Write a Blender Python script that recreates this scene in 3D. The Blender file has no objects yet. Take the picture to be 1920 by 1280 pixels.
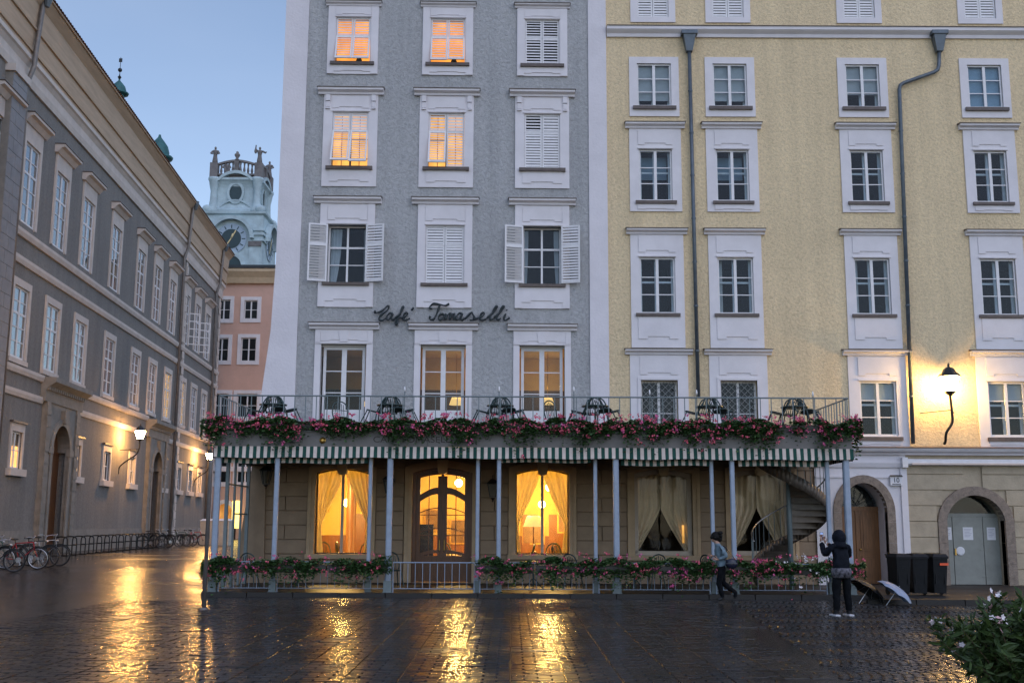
import bpy, math, random
from mathutils import Vector, Matrix
R_ = math.radians
SC = bpy.context.scene
COL = SC.collection
# ------------------------------------------------------------------ camera
F, PITCH, ROLL = 2053.0, math.atan(340 / 2053), R_(0.27)
EYE = Vector((0, 0, 1.9))
ROT = Matrix.Rotation(math.pi / 2 + PITCH, 3, 'X') @ Matrix.Rotation(ROLL, 3, 'Z')
cd = bpy.data.cameras.new('camera')
cd.sensor_width = 36; cd.lens = F / 1920 * 36; cd.clip_start = 0.1; cd.clip_end = 2000
cam = bpy.data.objects.new('camera', cd); COL.objects.link(cam)
cam.matrix_world = Matrix.Translation(EYE) @ ROT.to_4x4()
SC.camera = cam
# ------------------------------------------------------------------ world, sun, exposure
SUN_EL, SUN_AZ = R_(48), R_(150)          # soft dusk light from behind the camera, a little to the right
wd = bpy.data.worlds.new('World'); SC.world = wd; wd.use_nodes = True
nt = wd.node_tree; nt.nodes.clear()
sky = nt.nodes.new('ShaderNodeTexSky'); sky.sky_type = 'NISHITA'; sky.sun_disc = False
sky.sun_elevation = SUN_EL; sky.sun_rotation = SUN_AZ
sky.air_density = 1.0; sky.dust_density = 0.7; sky.ozone_density = 2.0
hs = nt.nodes.new('ShaderNodeHueSaturation'); hs.inputs['Saturation'].default_value = 0.92; hs.inputs['Value'].default_value = 1.24
bg = nt.nodes.new('ShaderNodeBackground'); bg.inputs['Strength'].default_value = 0.15
wo = nt.nodes.new('ShaderNodeOutputWorld')
ctc = nt.nodes.new('ShaderNodeTexCoord'); cmp_ = nt.nodes.new('ShaderNodeMapping'); cmp_.inputs['Scale'].default_value = (1.0, 1.0, 2.6)
cnz = nt.nodes.new('ShaderNodeTexNoise'); cnz.inputs['Scale'].default_value = 1.7; cnz.inputs['Detail'].default_value = 5; cnz.inputs['Roughness'].default_value = 0.5
crp = nt.nodes.new('ShaderNodeMapRange'); crp.inputs[1].default_value = 0.35; crp.inputs[2].default_value = 0.75; crp.inputs[3].default_value = 0.0; crp.inputs[4].default_value = 0.20
cmx = nt.nodes.new('ShaderNodeMix'); cmx.data_type = 'RGBA'; cmx.inputs[7].default_value = (4.6, 5.3, 6.6, 1)    # thin dusk cloud drifting over the whole sky
nt.links.new(ctc.outputs['Generated'], cmp_.inputs[0]); nt.links.new(cmp_.outputs[0], cnz.inputs['Vector']); nt.links.new(cnz.outputs['Fac'], crp.inputs[0]); nt.links.new(crp.outputs[0], cmx.inputs[0])
nt.links.new(sky.outputs[0], hs.inputs['Color']); nt.links.new(hs.outputs[0], cmx.inputs[6]); nt.links.new(cmx.outputs[2], bg.inputs[0]); nt.links.new(bg.outputs[0], wo.inputs[0])
sl = bpy.data.lights.new('sun', 'SUN'); sl.energy = 0.5; sl.angle = R_(100); sl.color = (0.78, 0.70, 1.0)
so = bpy.data.objects.new('sun', sl); COL.objects.link(so)
so.rotation_euler = (math.pi / 2 - SUN_EL, 0, math.pi - SUN_AZ); so.location = (0, -20, 40)
vs = SC.view_settings; vs.view_transform = 'Standard'; vs.look = 'None'; vs.gamma = 1; vs.exposure = 0.0; vs.use_curve_mapping = False
SC.cycles.use_denoising = True; SC.cycles.max_bounces = 8; SC.cycles.diffuse_bounces = 3; SC.cycles.glossy_bounces = 4
SC.cycles.transparent_max_bounces = 16; SC.cycles.sample_clamp_indirect = 6; SC.cycles.caustics_reflective = False; SC.cycles.caustics_refractive = False
# ------------------------------------------------------------------ survey: a sight line meets a wall or a depth
def ray(px, py): return ROT @ Vector(((px - 960) / F, (640 - py) / F, -1))
def at(px, py, Y):
    d = ray(px, py); return EYE + d * (Y / d.y)
class Wall:
    def __init__(s, ox, oy, ang):
        s.o = Vector((ox, oy, 0)); s.a = ang
        s.u = Vector((math.cos(ang), math.sin(ang), 0)); s.n = Vector((-math.sin(ang), math.cos(ang), 0))
    def uz(s, px, py):
        d = ray(px, py); t = (s.o - EYE).dot(s.n) / d.dot(s.n); p = EYE + d * t
        return (p - s.o).dot(s.u), p.z
    def U(s, px, py): return s.uz(px, py)[0]
    def Z(s, px, py): return s.uz(px, py)[1]
# ------------------------------------------------------------------ mesh builder
class MB:
    def __init__(s): s.v = []; s.f = []; s.m = []; s.k = 0
    def n(s): return len(s.v)
    def poly(s, pts):
        b = len(s.v); s.v += [tuple(p) for p in pts]; s.f.append(tuple(range(b, b + len(pts)))); s.m.append(s.k); return s
    def faces(s, pts, fs):
        b = len(s.v); s.v += [tuple(p) for p in pts]
        for f in fs: s.f.append(tuple(b + i for i in f)); s.m.append(s.k)
        return s
    def box(s, x0, x1, y0, y1, z0, z1):
        return s.faces([(x0,y0,z0),(x1,y0,z0),(x1,y1,z0),(x0,y1,z0),(x0,y0,z1),(x1,y0,z1),(x1,y1,z1),(x0,y1,z1)],
            [(0,3,2,1),(4,5,6,7),(0,1,5,4),(1,2,6,5),(2,3,7,6),(3,0,4,7)])
    def cbox(s, c, sx, sy, sz): return s.box(c[0]-sx/2, c[0]+sx/2, c[1]-sy/2, c[1]+sy/2, c[2]-sz/2, c[2]+sz/2)
    def frustum(s, x0, x1, y0, y1, z0, X0, X1, Y0, Y1, z1):
        return s.faces([(x0,y0,z0),(x1,y0,z0),(x1,y1,z0),(x0,y1,z0),(X0,Y0,z1),(X1,Y0,z1),(X1,Y1,z1),(X0,Y1,z1)],
            [(0,3,2,1),(4,5,6,7),(0,1,5,4),(1,2,6,5),(2,3,7,6),(3,0,4,7)])
    def prism(s, pts, y0, y1):                     # (x, z) outline swept in y
        n = len(pts)
        return s.faces([(x, y0, z) for x, z in pts] + [(x, y1, z) for x, z in pts],
            [tuple(range(n)), tuple(range(2*n-1, n-1, -1))] + [(i, i+n, (i+1) % n + n, (i+1) % n) for i in range(n)])
    def sweepx(s, prof, x0, x1):                   # (y, z) profile swept in x
        n = len(prof)
        return s.faces([(x0, y, z) for y, z in prof] + [(x1, y, z) for y, z in prof],
            [tuple(range(n)), tuple(range(2*n-1, n-1, -1))] + [(i, i+n, (i+1) % n + n, (i+1) % n) for i in range(n)])
    def band(s, a, b, y0, y1):                     # solid strip between two (x, z) paths
        for i in range(len(a) - 1):
            q = [a[i], a[i+1], b[i+1], b[i]]
            s.faces([(x, y0, z) for x, z in q] + [(x, y1, z) for x, z in q], [(0,1,2,3),(7,6,5,4),(0,4,5,1),(2,6,7,3)] + ([(0,3,7,4)] if i == 0 else []) + ([(1,5,6,2)] if i == len(a)-2 else []))
        return s
    def tube(s, path, r, n=6, closed=False, flat=1.0):
        P = [Vector(p) for p in path]; L = len(P); b = len(s.v)
        rr = r if isinstance(r, (list, tuple)) else [r] * L
        up = None
        for i in range(L):
            if closed: t = P[(i+1) % L] - P[i-1]
            else: t = P[min(i+1, L-1)] - P[max(i-1, 0)]
            if t.length < 1e-9: t = Vector((0, 0, 1))
            t.normalize()
            if up is None:
                up = t.orthogonal().normalized()
            else:
                up = up - t * up.dot(t)
                up = up.normalized() if up.length > 1e-6 else t.orthogonal().normalized()
            w = t.cross(up)
            for k in range(n):
                a = 2 * math.pi * k / n
                s.v.append(tuple(P[i] + (up * math.cos(a) + w * math.sin(a) * flat) * rr[i]))
        for i in range(L if closed else L - 1):
            j = (i + 1) % L
            for k in range(n):
                q = (k + 1) % n
                s.f.append((b+i*n+k, b+i*n+q, b+j*n+q, b+j*n+k)); s.m.append(s.k)
        if not closed:
            s.f.append(tuple(b + k for k in reversed(range(n)))); s.m.append(s.k)
            s.f.append(tuple(b + (L-1)*n + k for k in range(n))); s.m.append(s.k)
        return s
    def bar(s, p, q, r, n=6): return s.tube([p, q], r, n)
    def lathe(s, prof, n=12, c=(0, 0, 0), ax=None, squash=1.0):   # (r, h) profile
        b = len(s.v)
        for r, h in prof:
            for k in range(n):
                a = 2*math.pi*k/n + math.pi/n
                s.v.append((c[0] + r*math.cos(a), c[1] + r*math.sin(a)*squash, c[2] + h))
        for i in range(len(prof) - 1):
            for k in range(n):
                q = (k+1) % n
                s.f.append((b+i*n+k, b+i*n+q, b+(i+1)*n+q, b+(i+1)*n+k)); s.m.append(s.k)
        s.f.append(tuple(b + k for k in reversed(range(n)))); s.m.append(s.k)
        e = b + (len(prof)-1)*n
        s.f.append(tuple(e + k for k in range(n))); s.m.append(s.k)
        return s
    def ball(s, c, rx, ry=None, rz=None, n=10, m=7):
        ry = ry or rx; rz = rz or rx; b = len(s.v)
        for i in range(m + 1):
            t = math.pi * i / m
            for k in range(n):
                a = 2*math.pi*k/n
                s.v.append((c[0]+rx*math.sin(t)*math.cos(a), c[1]+ry*math.sin(t)*math.sin(a), c[2]-rz*math.cos(t)))
        for i in range(m):
            for k in range(n):
                q = (k+1) % n
                s.f.append((b+i*n+k, b+i*n+q, b+(i+1)*n+q, b+(i+1)*n+k)); s.m.append(s.k)
        return s
    def xf(s, M, start=0):
        for i in range(start, len(s.v)): s.v[i] = tuple(M @ Vector(s.v[i]))
        return s
    def mesh(s, name, mats, smooth=False):
        me = bpy.data.meshes.new(name); me.from_pydata(s.v, [], s.f)
        for m in (mats if isinstance(mats, (list, tuple)) else [mats]): me.materials.append(m)
        me.polygons.foreach_set('material_index', s.m)
        if smooth: me.polygons.foreach_set('use_smooth', [True] * len(s.f))
        me.update(); return me
    def build(s, name, mats, parent=None, smooth=False, kind=None, loc=None):
        o = bpy.data.objects.new(name, s.mesh(name, mats, smooth)); COL.objects.link(o)
        if parent: o.parent = parent
        if kind: o['kind'] = kind
        if loc: o.location = loc
        return o
def thing(name, label, cat, loc=(0, 0, 0), rz=0, group=None, rot=None):
    o = bpy.data.objects.new(name, None); COL.objects.link(o)
    o.location = loc; o.rotation_euler = rot or (0, 0, rz)
    return tag(o, label, cat, group)
def tag(o, label, cat, group=None):
    o['label'] = label; o['category'] = cat
    if group: o['group'] = group
    return o
def link_mesh(name, me, parent, loc=(0,0,0), rot=(0,0,0), sc=None):
    o = bpy.data.objects.new(name, me); COL.objects.link(o); o.parent = parent; o.location = loc; o.rotation_euler = rot
    if sc: o.scale = sc
    return o
def copy_tree(src, loc, rot, label=None, parent=None):
    c = src.copy(); COL.objects.link(c); c.parent = parent
    if parent is None: c.location = loc; c.rotation_euler = rot
    if label: c['label'] = label
    for ch in src.children: copy_tree(ch, None, None, None, c)
    return c
def spline(P, k=6):
    P = [Vector(p) for p in P]; out = []
    for i in range(len(P) - 1):
        a, b, c, d = P[max(i-1, 0)], P[i], P[i+1], P[min(i+2, len(P)-1)]
        for j in range(k):
            t = j / k
            out.append(0.5 * ((2*b) + (c-a)*t + (2*a-5*b+4*c-d)*t*t + (3*b-a-3*c+d)*t*t*t))
    return out + [P[-1]]
def arch(u0, u1, zs, rise, n=12):                 # left spring to right spring
    h = (u1 - u0) / 2; c = (u0 + u1) / 2
    if rise >= h * 0.999:
        return [(c - h*math.cos(math.pi*i/n), zs + rise*math.sin(math.pi*i/n)) for i in range(n + 1)]
    r = (h*h + rise*rise) / (2*rise); a0 = math.asin(h / r)
    return [(c + r*math.sin(-a0 + 2*a0*i/n), zs + r*math.cos(-a0 + 2*a0*i/n) - r*math.cos(a0)) for i in range(n + 1)]
def wall_panel(mb, u0, u1, z0, z1, holes, reveal, y=0.0):
    us = sorted({u0, u1} | {h[0] for h in holes} | {h[1] for h in holes}); zs = sorted({z0, z1} | {h[2] for h in holes} | {h[3] for h in holes})
    us = [u for u in us if u0 <= u <= u1]; zs = [z for z in zs if z0 <= z <= z1]
    for i in range(len(us)-1):
        for j in range(len(zs)-1):
            cu, cz = (us[i]+us[i+1])/2, (zs[j]+zs[j+1])/2
            if any(h[0] < cu < h[1] and h[2] < cz < h[3] for h in holes): continue
            mb.poly([(us[i], y, zs[j]), (us[i+1], y, zs[j]), (us[i+1], y, zs[j+1]), (us[i], y, zs[j+1])])
    for a, b, c, d in holes:
        e = y + reveal
        mb.poly([(a,y,c),(a,e,c),(a,e,d),(a,y,d)]); mb.poly([(b,y,c),(b,y,d),(b,e,d),(b,e,c)])
        mb.poly([(a,y,d),(a,e,d),(b,e,d),(b,y,d)]); mb.poly([(a,y,c),(b,y,c),(b,e,c),(a,e,c)])
    return mb
# ------------------------------------------------------------------ materials
MATS = {}
def M(name, col, rough=0.7, var=0.12, scale=3.0, bump=0.0, bscale=40.0, metal=0.0, col2=None, spec=0.5, rvar=0.0, stretch=None, trans=0.0):
    m = bpy.data.materials.new(name); m.use_nodes = True; t = m.node_tree; p = t.nodes['Principled BSDF']
    p.inputs['Metallic'].default_value = metal; p.inputs['Specular IOR Level'].default_value = spec; p.inputs['Roughness'].default_value = rough
    tc = t.nodes.new('ShaderNodeTexCoord'); vec = tc.outputs['Object']
    if stretch:
        mp = t.nodes.new('ShaderNodeMapping'); mp.inputs['Scale'].default_value = stretch; t.links.new(vec, mp.inputs[0]); vec = mp.outputs[0]
    nz = t.nodes.new('ShaderNodeTexNoise'); nz.inputs['Scale'].default_value = scale; nz.inputs['Detail'].default_value = 6; nz.inputs['Roughness'].default_value = 0.65
    t.links.new(vec, nz.inputs['Vector'])
    rp = t.nodes.new('ShaderNodeValToRGB'); c2 = col2 or [c*(1-var) for c in col]; c1 = [min(1, c*(1+var)) for c in col] if not col2 else col
    rp.color_ramp.elements[0].position = 0.32; rp.color_ramp.elements[1].position = 0.68
    rp.color_ramp.elements[0].color = (*c2, 1); rp.color_ramp.elements[1].color = (*c1, 1)
    t.links.new(nz.outputs['Fac'], rp.inputs[0]); t.links.new(rp.outputs[0], p.inputs['Base Color'])
    if rvar:
        mr = t.nodes.new('ShaderNodeMapRange'); mr.inputs[3].default_value = max(0.02, rough-rvar); mr.inputs[4].default_value = rough+rvar
        t.links.new(nz.outputs['Fac'], mr.inputs[0]); t.links.new(mr.outputs[0], p.inputs['Roughness'])
    if bump:
        nb = t.nodes.new('ShaderNodeTexNoise'); nb.inputs['Scale'].default_value = bscale; nb.inputs['Detail'].default_value = 4
        t.links.new(tc.outputs['Object'], nb.inputs['Vector'])
        bp = t.nodes.new('ShaderNodeBump'); bp.inputs['Strength'].default_value = 0.8; bp.inputs['Distance'].default_value = bump
        t.links.new(nb.outputs['Fac'], bp.inputs['Height']); t.links.new(bp.outputs[0], p.inputs['Normal'])
    MATS[name] = m; return m
def roughcast(name, col, dark, size=11.0, depth=0.03):
    m = bpy.data.materials.new(name); m.use_nodes = True; t = m.node_tree; p = t.nodes['Principled BSDF']; p.inputs['Roughness'].default_value = 0.92
    p.inputs['Specular IOR Level'].default_value = 0.2
    tc = t.nodes.new('ShaderNodeTexCoord')
    big = t.nodes.new('ShaderNodeTexNoise'); big.inputs['Scale'].default_value = 0.45; big.inputs['Detail'].default_value = 7; big.inputs['Roughness'].default_value = 0.6
    mp = t.nodes.new('ShaderNodeMapping'); mp.inputs['Scale'].default_value = (1.0, 1.0, 0.45); t.links.new(tc.outputs['Object'], mp.inputs[0]); t.links.new(mp.outputs[0], big.inputs['Vector'])
    fine = t.nodes.new('ShaderNodeTexNoise'); fine.inputs['Scale'].default_value = size; fine.inputs['Detail'].default_value = 5; fine.inputs['Roughness'].default_value = 0.7; fine.inputs['Distortion'].default_value = 0.6
    t.links.new(tc.outputs['Object'], fine.inputs['Vector'])
    rp = t.nodes.new('ShaderNodeValToRGB'); rp.color_ramp.elements[0].position = 0.3; rp.color_ramp.elements[1].position = 0.62
    rp.color_ramp.elements[0].color = (*dark, 1); rp.color_ramp.elements[1].color = (*col, 1)
    t.links.new(big.outputs['Fac'], rp.inputs[0])
    mps = t.nodes.new('ShaderNodeMapping'); mps.inputs['Scale'].default_value = (2.6, 2.6, 0.13); t.links.new(tc.outputs['Object'], mps.inputs[0])
    stn = t.nodes.new('ShaderNodeTexNoise'); stn.inputs['Scale'].default_value = 1.0; stn.inputs['Detail'].default_value = 5; t.links.new(mps.outputs[0], stn.inputs['Vector'])
    avg = t.nodes.new('ShaderNodeMix'); avg.data_type = 'FLOAT'; avg.inputs[0].default_value = 0.45; t.links.new(big.outputs['Fac'], avg.inputs[2]); t.links.new(stn.outputs['Fac'], avg.inputs[3]); t.links.new(avg.outputs[0], rp.inputs[0])
    rf = t.nodes.new('ShaderNodeValToRGB'); rf.color_ramp.elements[0].position = 0.35; rf.color_ramp.elements[1].position = 0.6
    rf.color_ramp.elements[0].color = (0.84, 0.84, 0.84, 1); rf.color_ramp.elements[1].color = (1.08, 1.08, 1.08, 1)
    t.links.new(fine.outputs['Fac'], rf.inputs[0])
    mx = t.nodes.new('ShaderNodeMix'); mx.data_type = 'RGBA'; mx.blend_type = 'MULTIPLY'; mx.inputs[0].default_value = 1.0
    t.links.new(rp.outputs[0], mx.inputs[6]); t.links.new(rf.outputs[0], mx.inputs[7]); t.links.new(mx.outputs[2], p.inputs['Base Color'])
    bp = t.nodes.new('ShaderNodeBump'); bp.inputs['Strength'].default_value = 1.0; bp.inputs['Distance'].default_value = depth
    t.links.new(fine.outputs['Fac'], bp.inputs['Height']); t.links.new(bp.outputs[0], p.inputs['Normal'])
    MATS[name] = m; return m
def emis(name, col, st, var=0.0, scale=6):
    m = bpy.data.materials.new(name); m.use_nodes = True; t = m.node_tree; p = t.nodes['Principled BSDF']
    p.inputs['Base Color'].default_value = (*col, 1); p.inputs['Emission Color'].default_value = (*col, 1); p.inputs['Emission Strength'].default_value = st
    if var:
        tc = t.nodes.new('ShaderNodeTexCoord'); nz = t.nodes.new('ShaderNodeTexNoise'); nz.inputs['Scale'].default_value = scale; t.links.new(tc.outputs['Object'], nz.inputs['Vector'])
        mr = t.nodes.new('ShaderNodeMapRange'); mr.inputs[1].default_value = 0.3; mr.inputs[2].default_value = 0.7; mr.inputs[3].default_value = st*(1-var); mr.inputs[4].default_value = st*(1+var)
        t.links.new(nz.outputs['Fac'], mr.inputs[0]); t.links.new(mr.outputs[0], p.inputs['Emission Strength'])
    MATS[name] = m; return m
def glass(name, tint=(0.9, 0.95, 0.95), base=0.06, ior=1.5):
    m = bpy.data.materials.new(name); m.use_nodes = True; t = m.node_tree; t.nodes.remove(t.nodes['Principled BSDF']); out = t.nodes['Material Output']
    tr = t.nodes.new('ShaderNodeBsdfTransparent'); tr.inputs[0].default_value = (*tint, 1)
    gl = t.nodes.new('ShaderNodeBsdfGlossy'); gl.inputs['Roughness'].default_value = 0.03
    ge = t.nodes.new('ShaderNodeNewGeometry'); dt = t.nodes.new('ShaderNodeVectorMath'); dt.operation = 'DOT_PRODUCT'; t.links.new(ge.outputs['Normal'], dt.inputs[0]); t.links.new(ge.outputs['Incoming'], dt.inputs[1])
    ab = t.nodes.new('ShaderNodeMath'); ab.operation = 'ABSOLUTE'; t.links.new(dt.outputs['Value'], ab.inputs[0])
    om = t.nodes.new('ShaderNodeMath'); om.operation = 'SUBTRACT'; om.inputs[0].default_value = 1.0; t.links.new(ab.outputs[0], om.inputs[1])
    pw = t.nodes.new('ShaderNodeMath'); pw.operation = 'POWER'; pw.inputs[1].default_value = 5.0; t.links.new(om.outputs[0], pw.inputs[0])
    r0 = base + ((ior-1)/(ior+1))**2
    ad = t.nodes.new('ShaderNodeMath'); ad.operation = 'MULTIPLY_ADD'; ad.use_clamp = True; ad.inputs[1].default_value = 1 - r0; ad.inputs[2].default_value = r0; t.links.new(pw.outputs[0], ad.inputs[0])
    tc = t.nodes.new('ShaderNodeTexCoord'); nz = t.nodes.new('ShaderNodeTexNoise'); nz.inputs['Scale'].default_value = 2.2; t.links.new(tc.outputs['Object'], nz.inputs['Vector'])
    bp = t.nodes.new('ShaderNodeBump'); bp.inputs['Strength'].default_value = 0.25; bp.inputs['Distance'].default_value = 0.02
    t.links.new(nz.outputs['Fac'], bp.inputs['Height']); t.links.new(bp.outputs[0], gl.inputs['Normal'])
    mx = t.nodes.new('ShaderNodeMixShader'); t.links.new(ad.outputs[0], mx.inputs[0]); t.links.new(tr.outputs[0], mx.inputs[1]); t.links.new(gl.outputs[0], mx.inputs[2]); t.links.new(mx.outputs[0], out.inputs[0])
    MATS[name] = m; return m
def cloth(name, col, tr=0.5, var=0.1):
    m = bpy.data.materials.new(name); m.use_nodes = True; t = m.node_tree; t.nodes.remove(t.nodes['Principled BSDF']); out = t.nodes['Material Output']
    a = t.nodes.new('ShaderNodeBsdfDiffuse'); b = t.nodes.new('ShaderNodeBsdfTranslucent'); mx = t.nodes.new('ShaderNodeMixShader'); mx.inputs[0].default_value = tr
    tc = t.nodes.new('ShaderNodeTexCoord'); nz = t.nodes.new('ShaderNodeTexNoise'); nz.inputs['Scale'].default_value = 5; t.links.new(tc.outputs['Object'], nz.inputs['Vector'])
    rp = t.nodes.new('ShaderNodeValToRGB'); rp.color_ramp.elements[0].color = (*[c*(1-var) for c in col], 1); rp.color_ramp.elements[1].color = (*[min(1, c*(1+var)) for c in col], 1)
    t.links.new(nz.outputs['Fac'], rp.inputs[0]); t.links.new(rp.outputs[0], a.inputs[0]); t.links.new(rp.outputs[0], b.inputs[0])
    t.links.new(a.outputs[0], mx.inputs[1]); t.links.new(b.outputs[0], mx.inputs[2]); t.links.new(mx.outputs[0], out.inputs[0])
    MATS[name] = m; return m
def wet(name, c0, c1, r0, r1, bump, bscale, pscale=0.5, brick=None):
    m = bpy.data.materials.new(name); m.use_nodes = True; t = m.node_tree; p = t.nodes['Principled BSDF']
    p.inputs['Specular IOR Level'].default_value = 0.31
    tc = t.nodes.new('ShaderNodeTexCoord'); ge = t.nodes.new('ShaderNodeNewGeometry')
    n1 = t.nodes.new('ShaderNodeTexNoise'); n1.inputs['Scale'].default_value = pscale; n1.inputs['Detail'].default_value = 5; t.links.new(tc.outputs['Object'], n1.inputs['Vector'])
    rp = t.nodes.new('ShaderNodeValToRGB'); rp.color_ramp.elements[0].color = (*c0, 1); rp.color_ramp.elements[1].color = (*c1, 1)
    ad = t.nodes.new('ShaderNodeMath'); ad.operation = 'MULTIPLY_ADD'; ad.inputs[1].default_value = 0.6; ad.inputs[2].default_value = 0.0
    t.links.new(ge.outputs['Random Per Island'], ad.inputs[0])
    a2 = t.nodes.new('ShaderNodeMath'); a2.operation = 'MULTIPLY_ADD'; a2.inputs[1].default_value = 0.7; t.links.new(n1.outputs['Fac'], a2.inputs[0]); t.links.new(ad.outputs[0], a2.inputs[2])
    t.links.new(a2.outputs[0], rp.inputs[0]); t.links.new(rp.outputs[0], p.inputs['Base Color'])
    mr = t.nodes.new('ShaderNodeMapRange'); mr.inputs[1].default_value = 0.35; mr.inputs[2].default_value = 0.65; mr.inputs[3].default_value = r0; mr.inputs[4].default_value = r1
    t.links.new(n1.outputs['Fac'], mr.inputs[0]); t.links.new(mr.outputs[0], p.inputs['Roughness'])
    n2 = t.nodes.new('ShaderNodeTexNoise'); n2.inputs['Scale'].default_value = bscale; n2.inputs['Detail'].default_value = 4; t.links.new(tc.outputs['Object'], n2.inputs['Vector'])
    bp = t.nodes.new('ShaderNodeBump'); bp.inputs['Strength'].default_value = 1.0; bp.inputs['Distance'].default_value = bump; t.links.new(n2.outputs['Fac'], bp.inputs['Height'])
    last = bp
    if brick:
        br = t.nodes.new('ShaderNodeTexBrick'); br.inputs['Scale'].default_value = 1.0; br.inputs['Brick Width'].default_value = brick[0]; br.inputs['Row Height'].default_value = brick[1]; br.inputs['Mortar Size'].default_value = 0.012; br.inputs['Mortar Smooth'].default_value = 0.6
        t.links.new(tc.outputs['Object'], br.inputs['Vector'])
        b2 = t.nodes.new('ShaderNodeBump'); b2.invert = True; b2.inputs['Strength'].default_value = 1.0; b2.inputs['Distance'].default_value = 0.012; t.links.new(br.outputs['Fac'], b2.inputs['Height']); t.links.new(bp.outputs[0], b2.inputs['Normal']); last = b2
    t.links.new(last.outputs[0], p.inputs['Normal'])
    MATS[name] = m; return m
WHITE = M('white_trim', (0.74, 0.71, 0.73), 0.75, 0.07, 1.2, 0.004, 30)
WHITE2 = M('white_paint', (0.76, 0.75, 0.76), 0.5, 0.06, 5)
LESENE = M('white_plaster', (0.72, 0.69, 0.72), 0.85, 0.07, 0.7, 0.012, 14)
GREYCAST = roughcast('grey_roughcast', (0.47, 0.475, 0.48), (0.36, 0.365, 0.37), 9, 0.05)
YELCAST = roughcast('yellow_roughcast', (0.84, 0.675, 0.43), (0.67, 0.535, 0.34), 12, 0.045)
PALCAST = roughcast('palace_plaster', (0.25, 0.235, 0.218), (0.185, 0.175, 0.168), 9, 0.02)
PALTRIM = M('palace_trim', (0.60, 0.53, 0.48), 0.8, 0.1, 1.5, 0.004, 20)
PALSTONE = M('portal_stone', (0.24, 0.22, 0.195), 0.8, 0.2, 2, 0.008, 18)
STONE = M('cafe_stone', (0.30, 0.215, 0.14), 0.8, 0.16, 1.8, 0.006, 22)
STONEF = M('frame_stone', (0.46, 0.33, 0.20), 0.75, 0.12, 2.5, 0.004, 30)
OCHRE = M('ochre_stone', (0.44, 0.365, 0.26), 0.85, 0.14, 2, 0.008, 20)
CONGL = M('conglomerate', (0.24, 0.19, 0.15), 0.75, 0.3, 9, 0.015, 30)
PINK = M('pink_plaster', (0.62, 0.40, 0.32), 0.9, 0.08, 0.6, 0.01, 8)
SILL = M('sheet_metal_brown', (0.10, 0.075, 0.065), 0.45, 0.25, 6)
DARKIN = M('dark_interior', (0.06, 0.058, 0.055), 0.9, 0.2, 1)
GLASS = glass('window_glass', (0.84, 0.90, 0.93), 0.006, 1.25)
GLASSP = glass('palace_glass', (0.8, 0.86, 0.9), 0.22)
GLASSC = glass('cafe_glass', (0.98, 0.97, 0.95), 0.0, 1.25)
PIPE = M('green_copper_pipe', (0.10, 0.125, 0.15), 0.4, 0.2, 4, metal=0.3)
PIPED = M('dark_pipe', (0.20, 0.18, 0.17), 0.45, 0.2, 4, metal=0.3)
IRON = M('dark_green_iron', (0.025, 0.05, 0.05), 0.35, 0.2, 8, metal=0.2)
BLACK = M('black_iron', (0.02, 0.022, 0.024), 0.35, 0.2, 8, metal=0.3)
RAIL = M('grey_green_paint', (0.16, 0.20, 0.21), 0.4, 0.12, 6)
POST = M('pale_blue_paint', (0.29, 0.35, 0.44), 0.38, 0.12, 5)
FASCIA = M('fascia_board', (0.17, 0.16, 0.15), 0.55, 0.14, 2, 0.003, 12)
WOOD = M('door_wood', (0.13, 0.052, 0.018), 0.4, 0.35, 3, 0.004, 20, stretch=(9, 9, 0.8))
WOODL = M('portal_wood', (0.20, 0.085, 0.025), 0.45, 0.3, 3, 0.004, 20, stretch=(9, 9, 0.8))
GREEN = M('valance_green', (0.006, 0.062, 0.047), 0.8, 0.2, 9)
CREAM = M('valance_cream', (0.68, 0.58, 0.52), 0.8, 0.1, 5)
LEAF = M('geranium_leaf', (0.065, 0.135, 0.035), 0.5, 0.4, 14, col2=(0.022, 0.055, 0.018))
PETAL = M('pink_petal', (0.70, 0.12, 0.19), 0.6, 0.25, 20)
PETAL2 = M('magenta_petal', (0.60, 0.10, 0.27), 0.6, 0.25, 20)
PETALW = M('white_petal', (0.80, 0.74, 0.76), 0.6, 0.12, 20)
COPPER = M('green_copper', (0.03, 0.12, 0.125), 0.6, 0.3, 1.5)
TILE = M('roof_tile', (0.16, 0.075, 0.05), 0.7, 0.3, 2)
EAVE = M('eave_board', (0.50, 0.37, 0.26), 0.75, 0.14, 1.5, stretch=(0.3, 3, 3))
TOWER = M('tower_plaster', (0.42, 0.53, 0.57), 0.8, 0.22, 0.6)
TOWERS = M('tower_stone', (0.17, 0.16, 0.16), 0.8, 0.3, 1.0)
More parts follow.
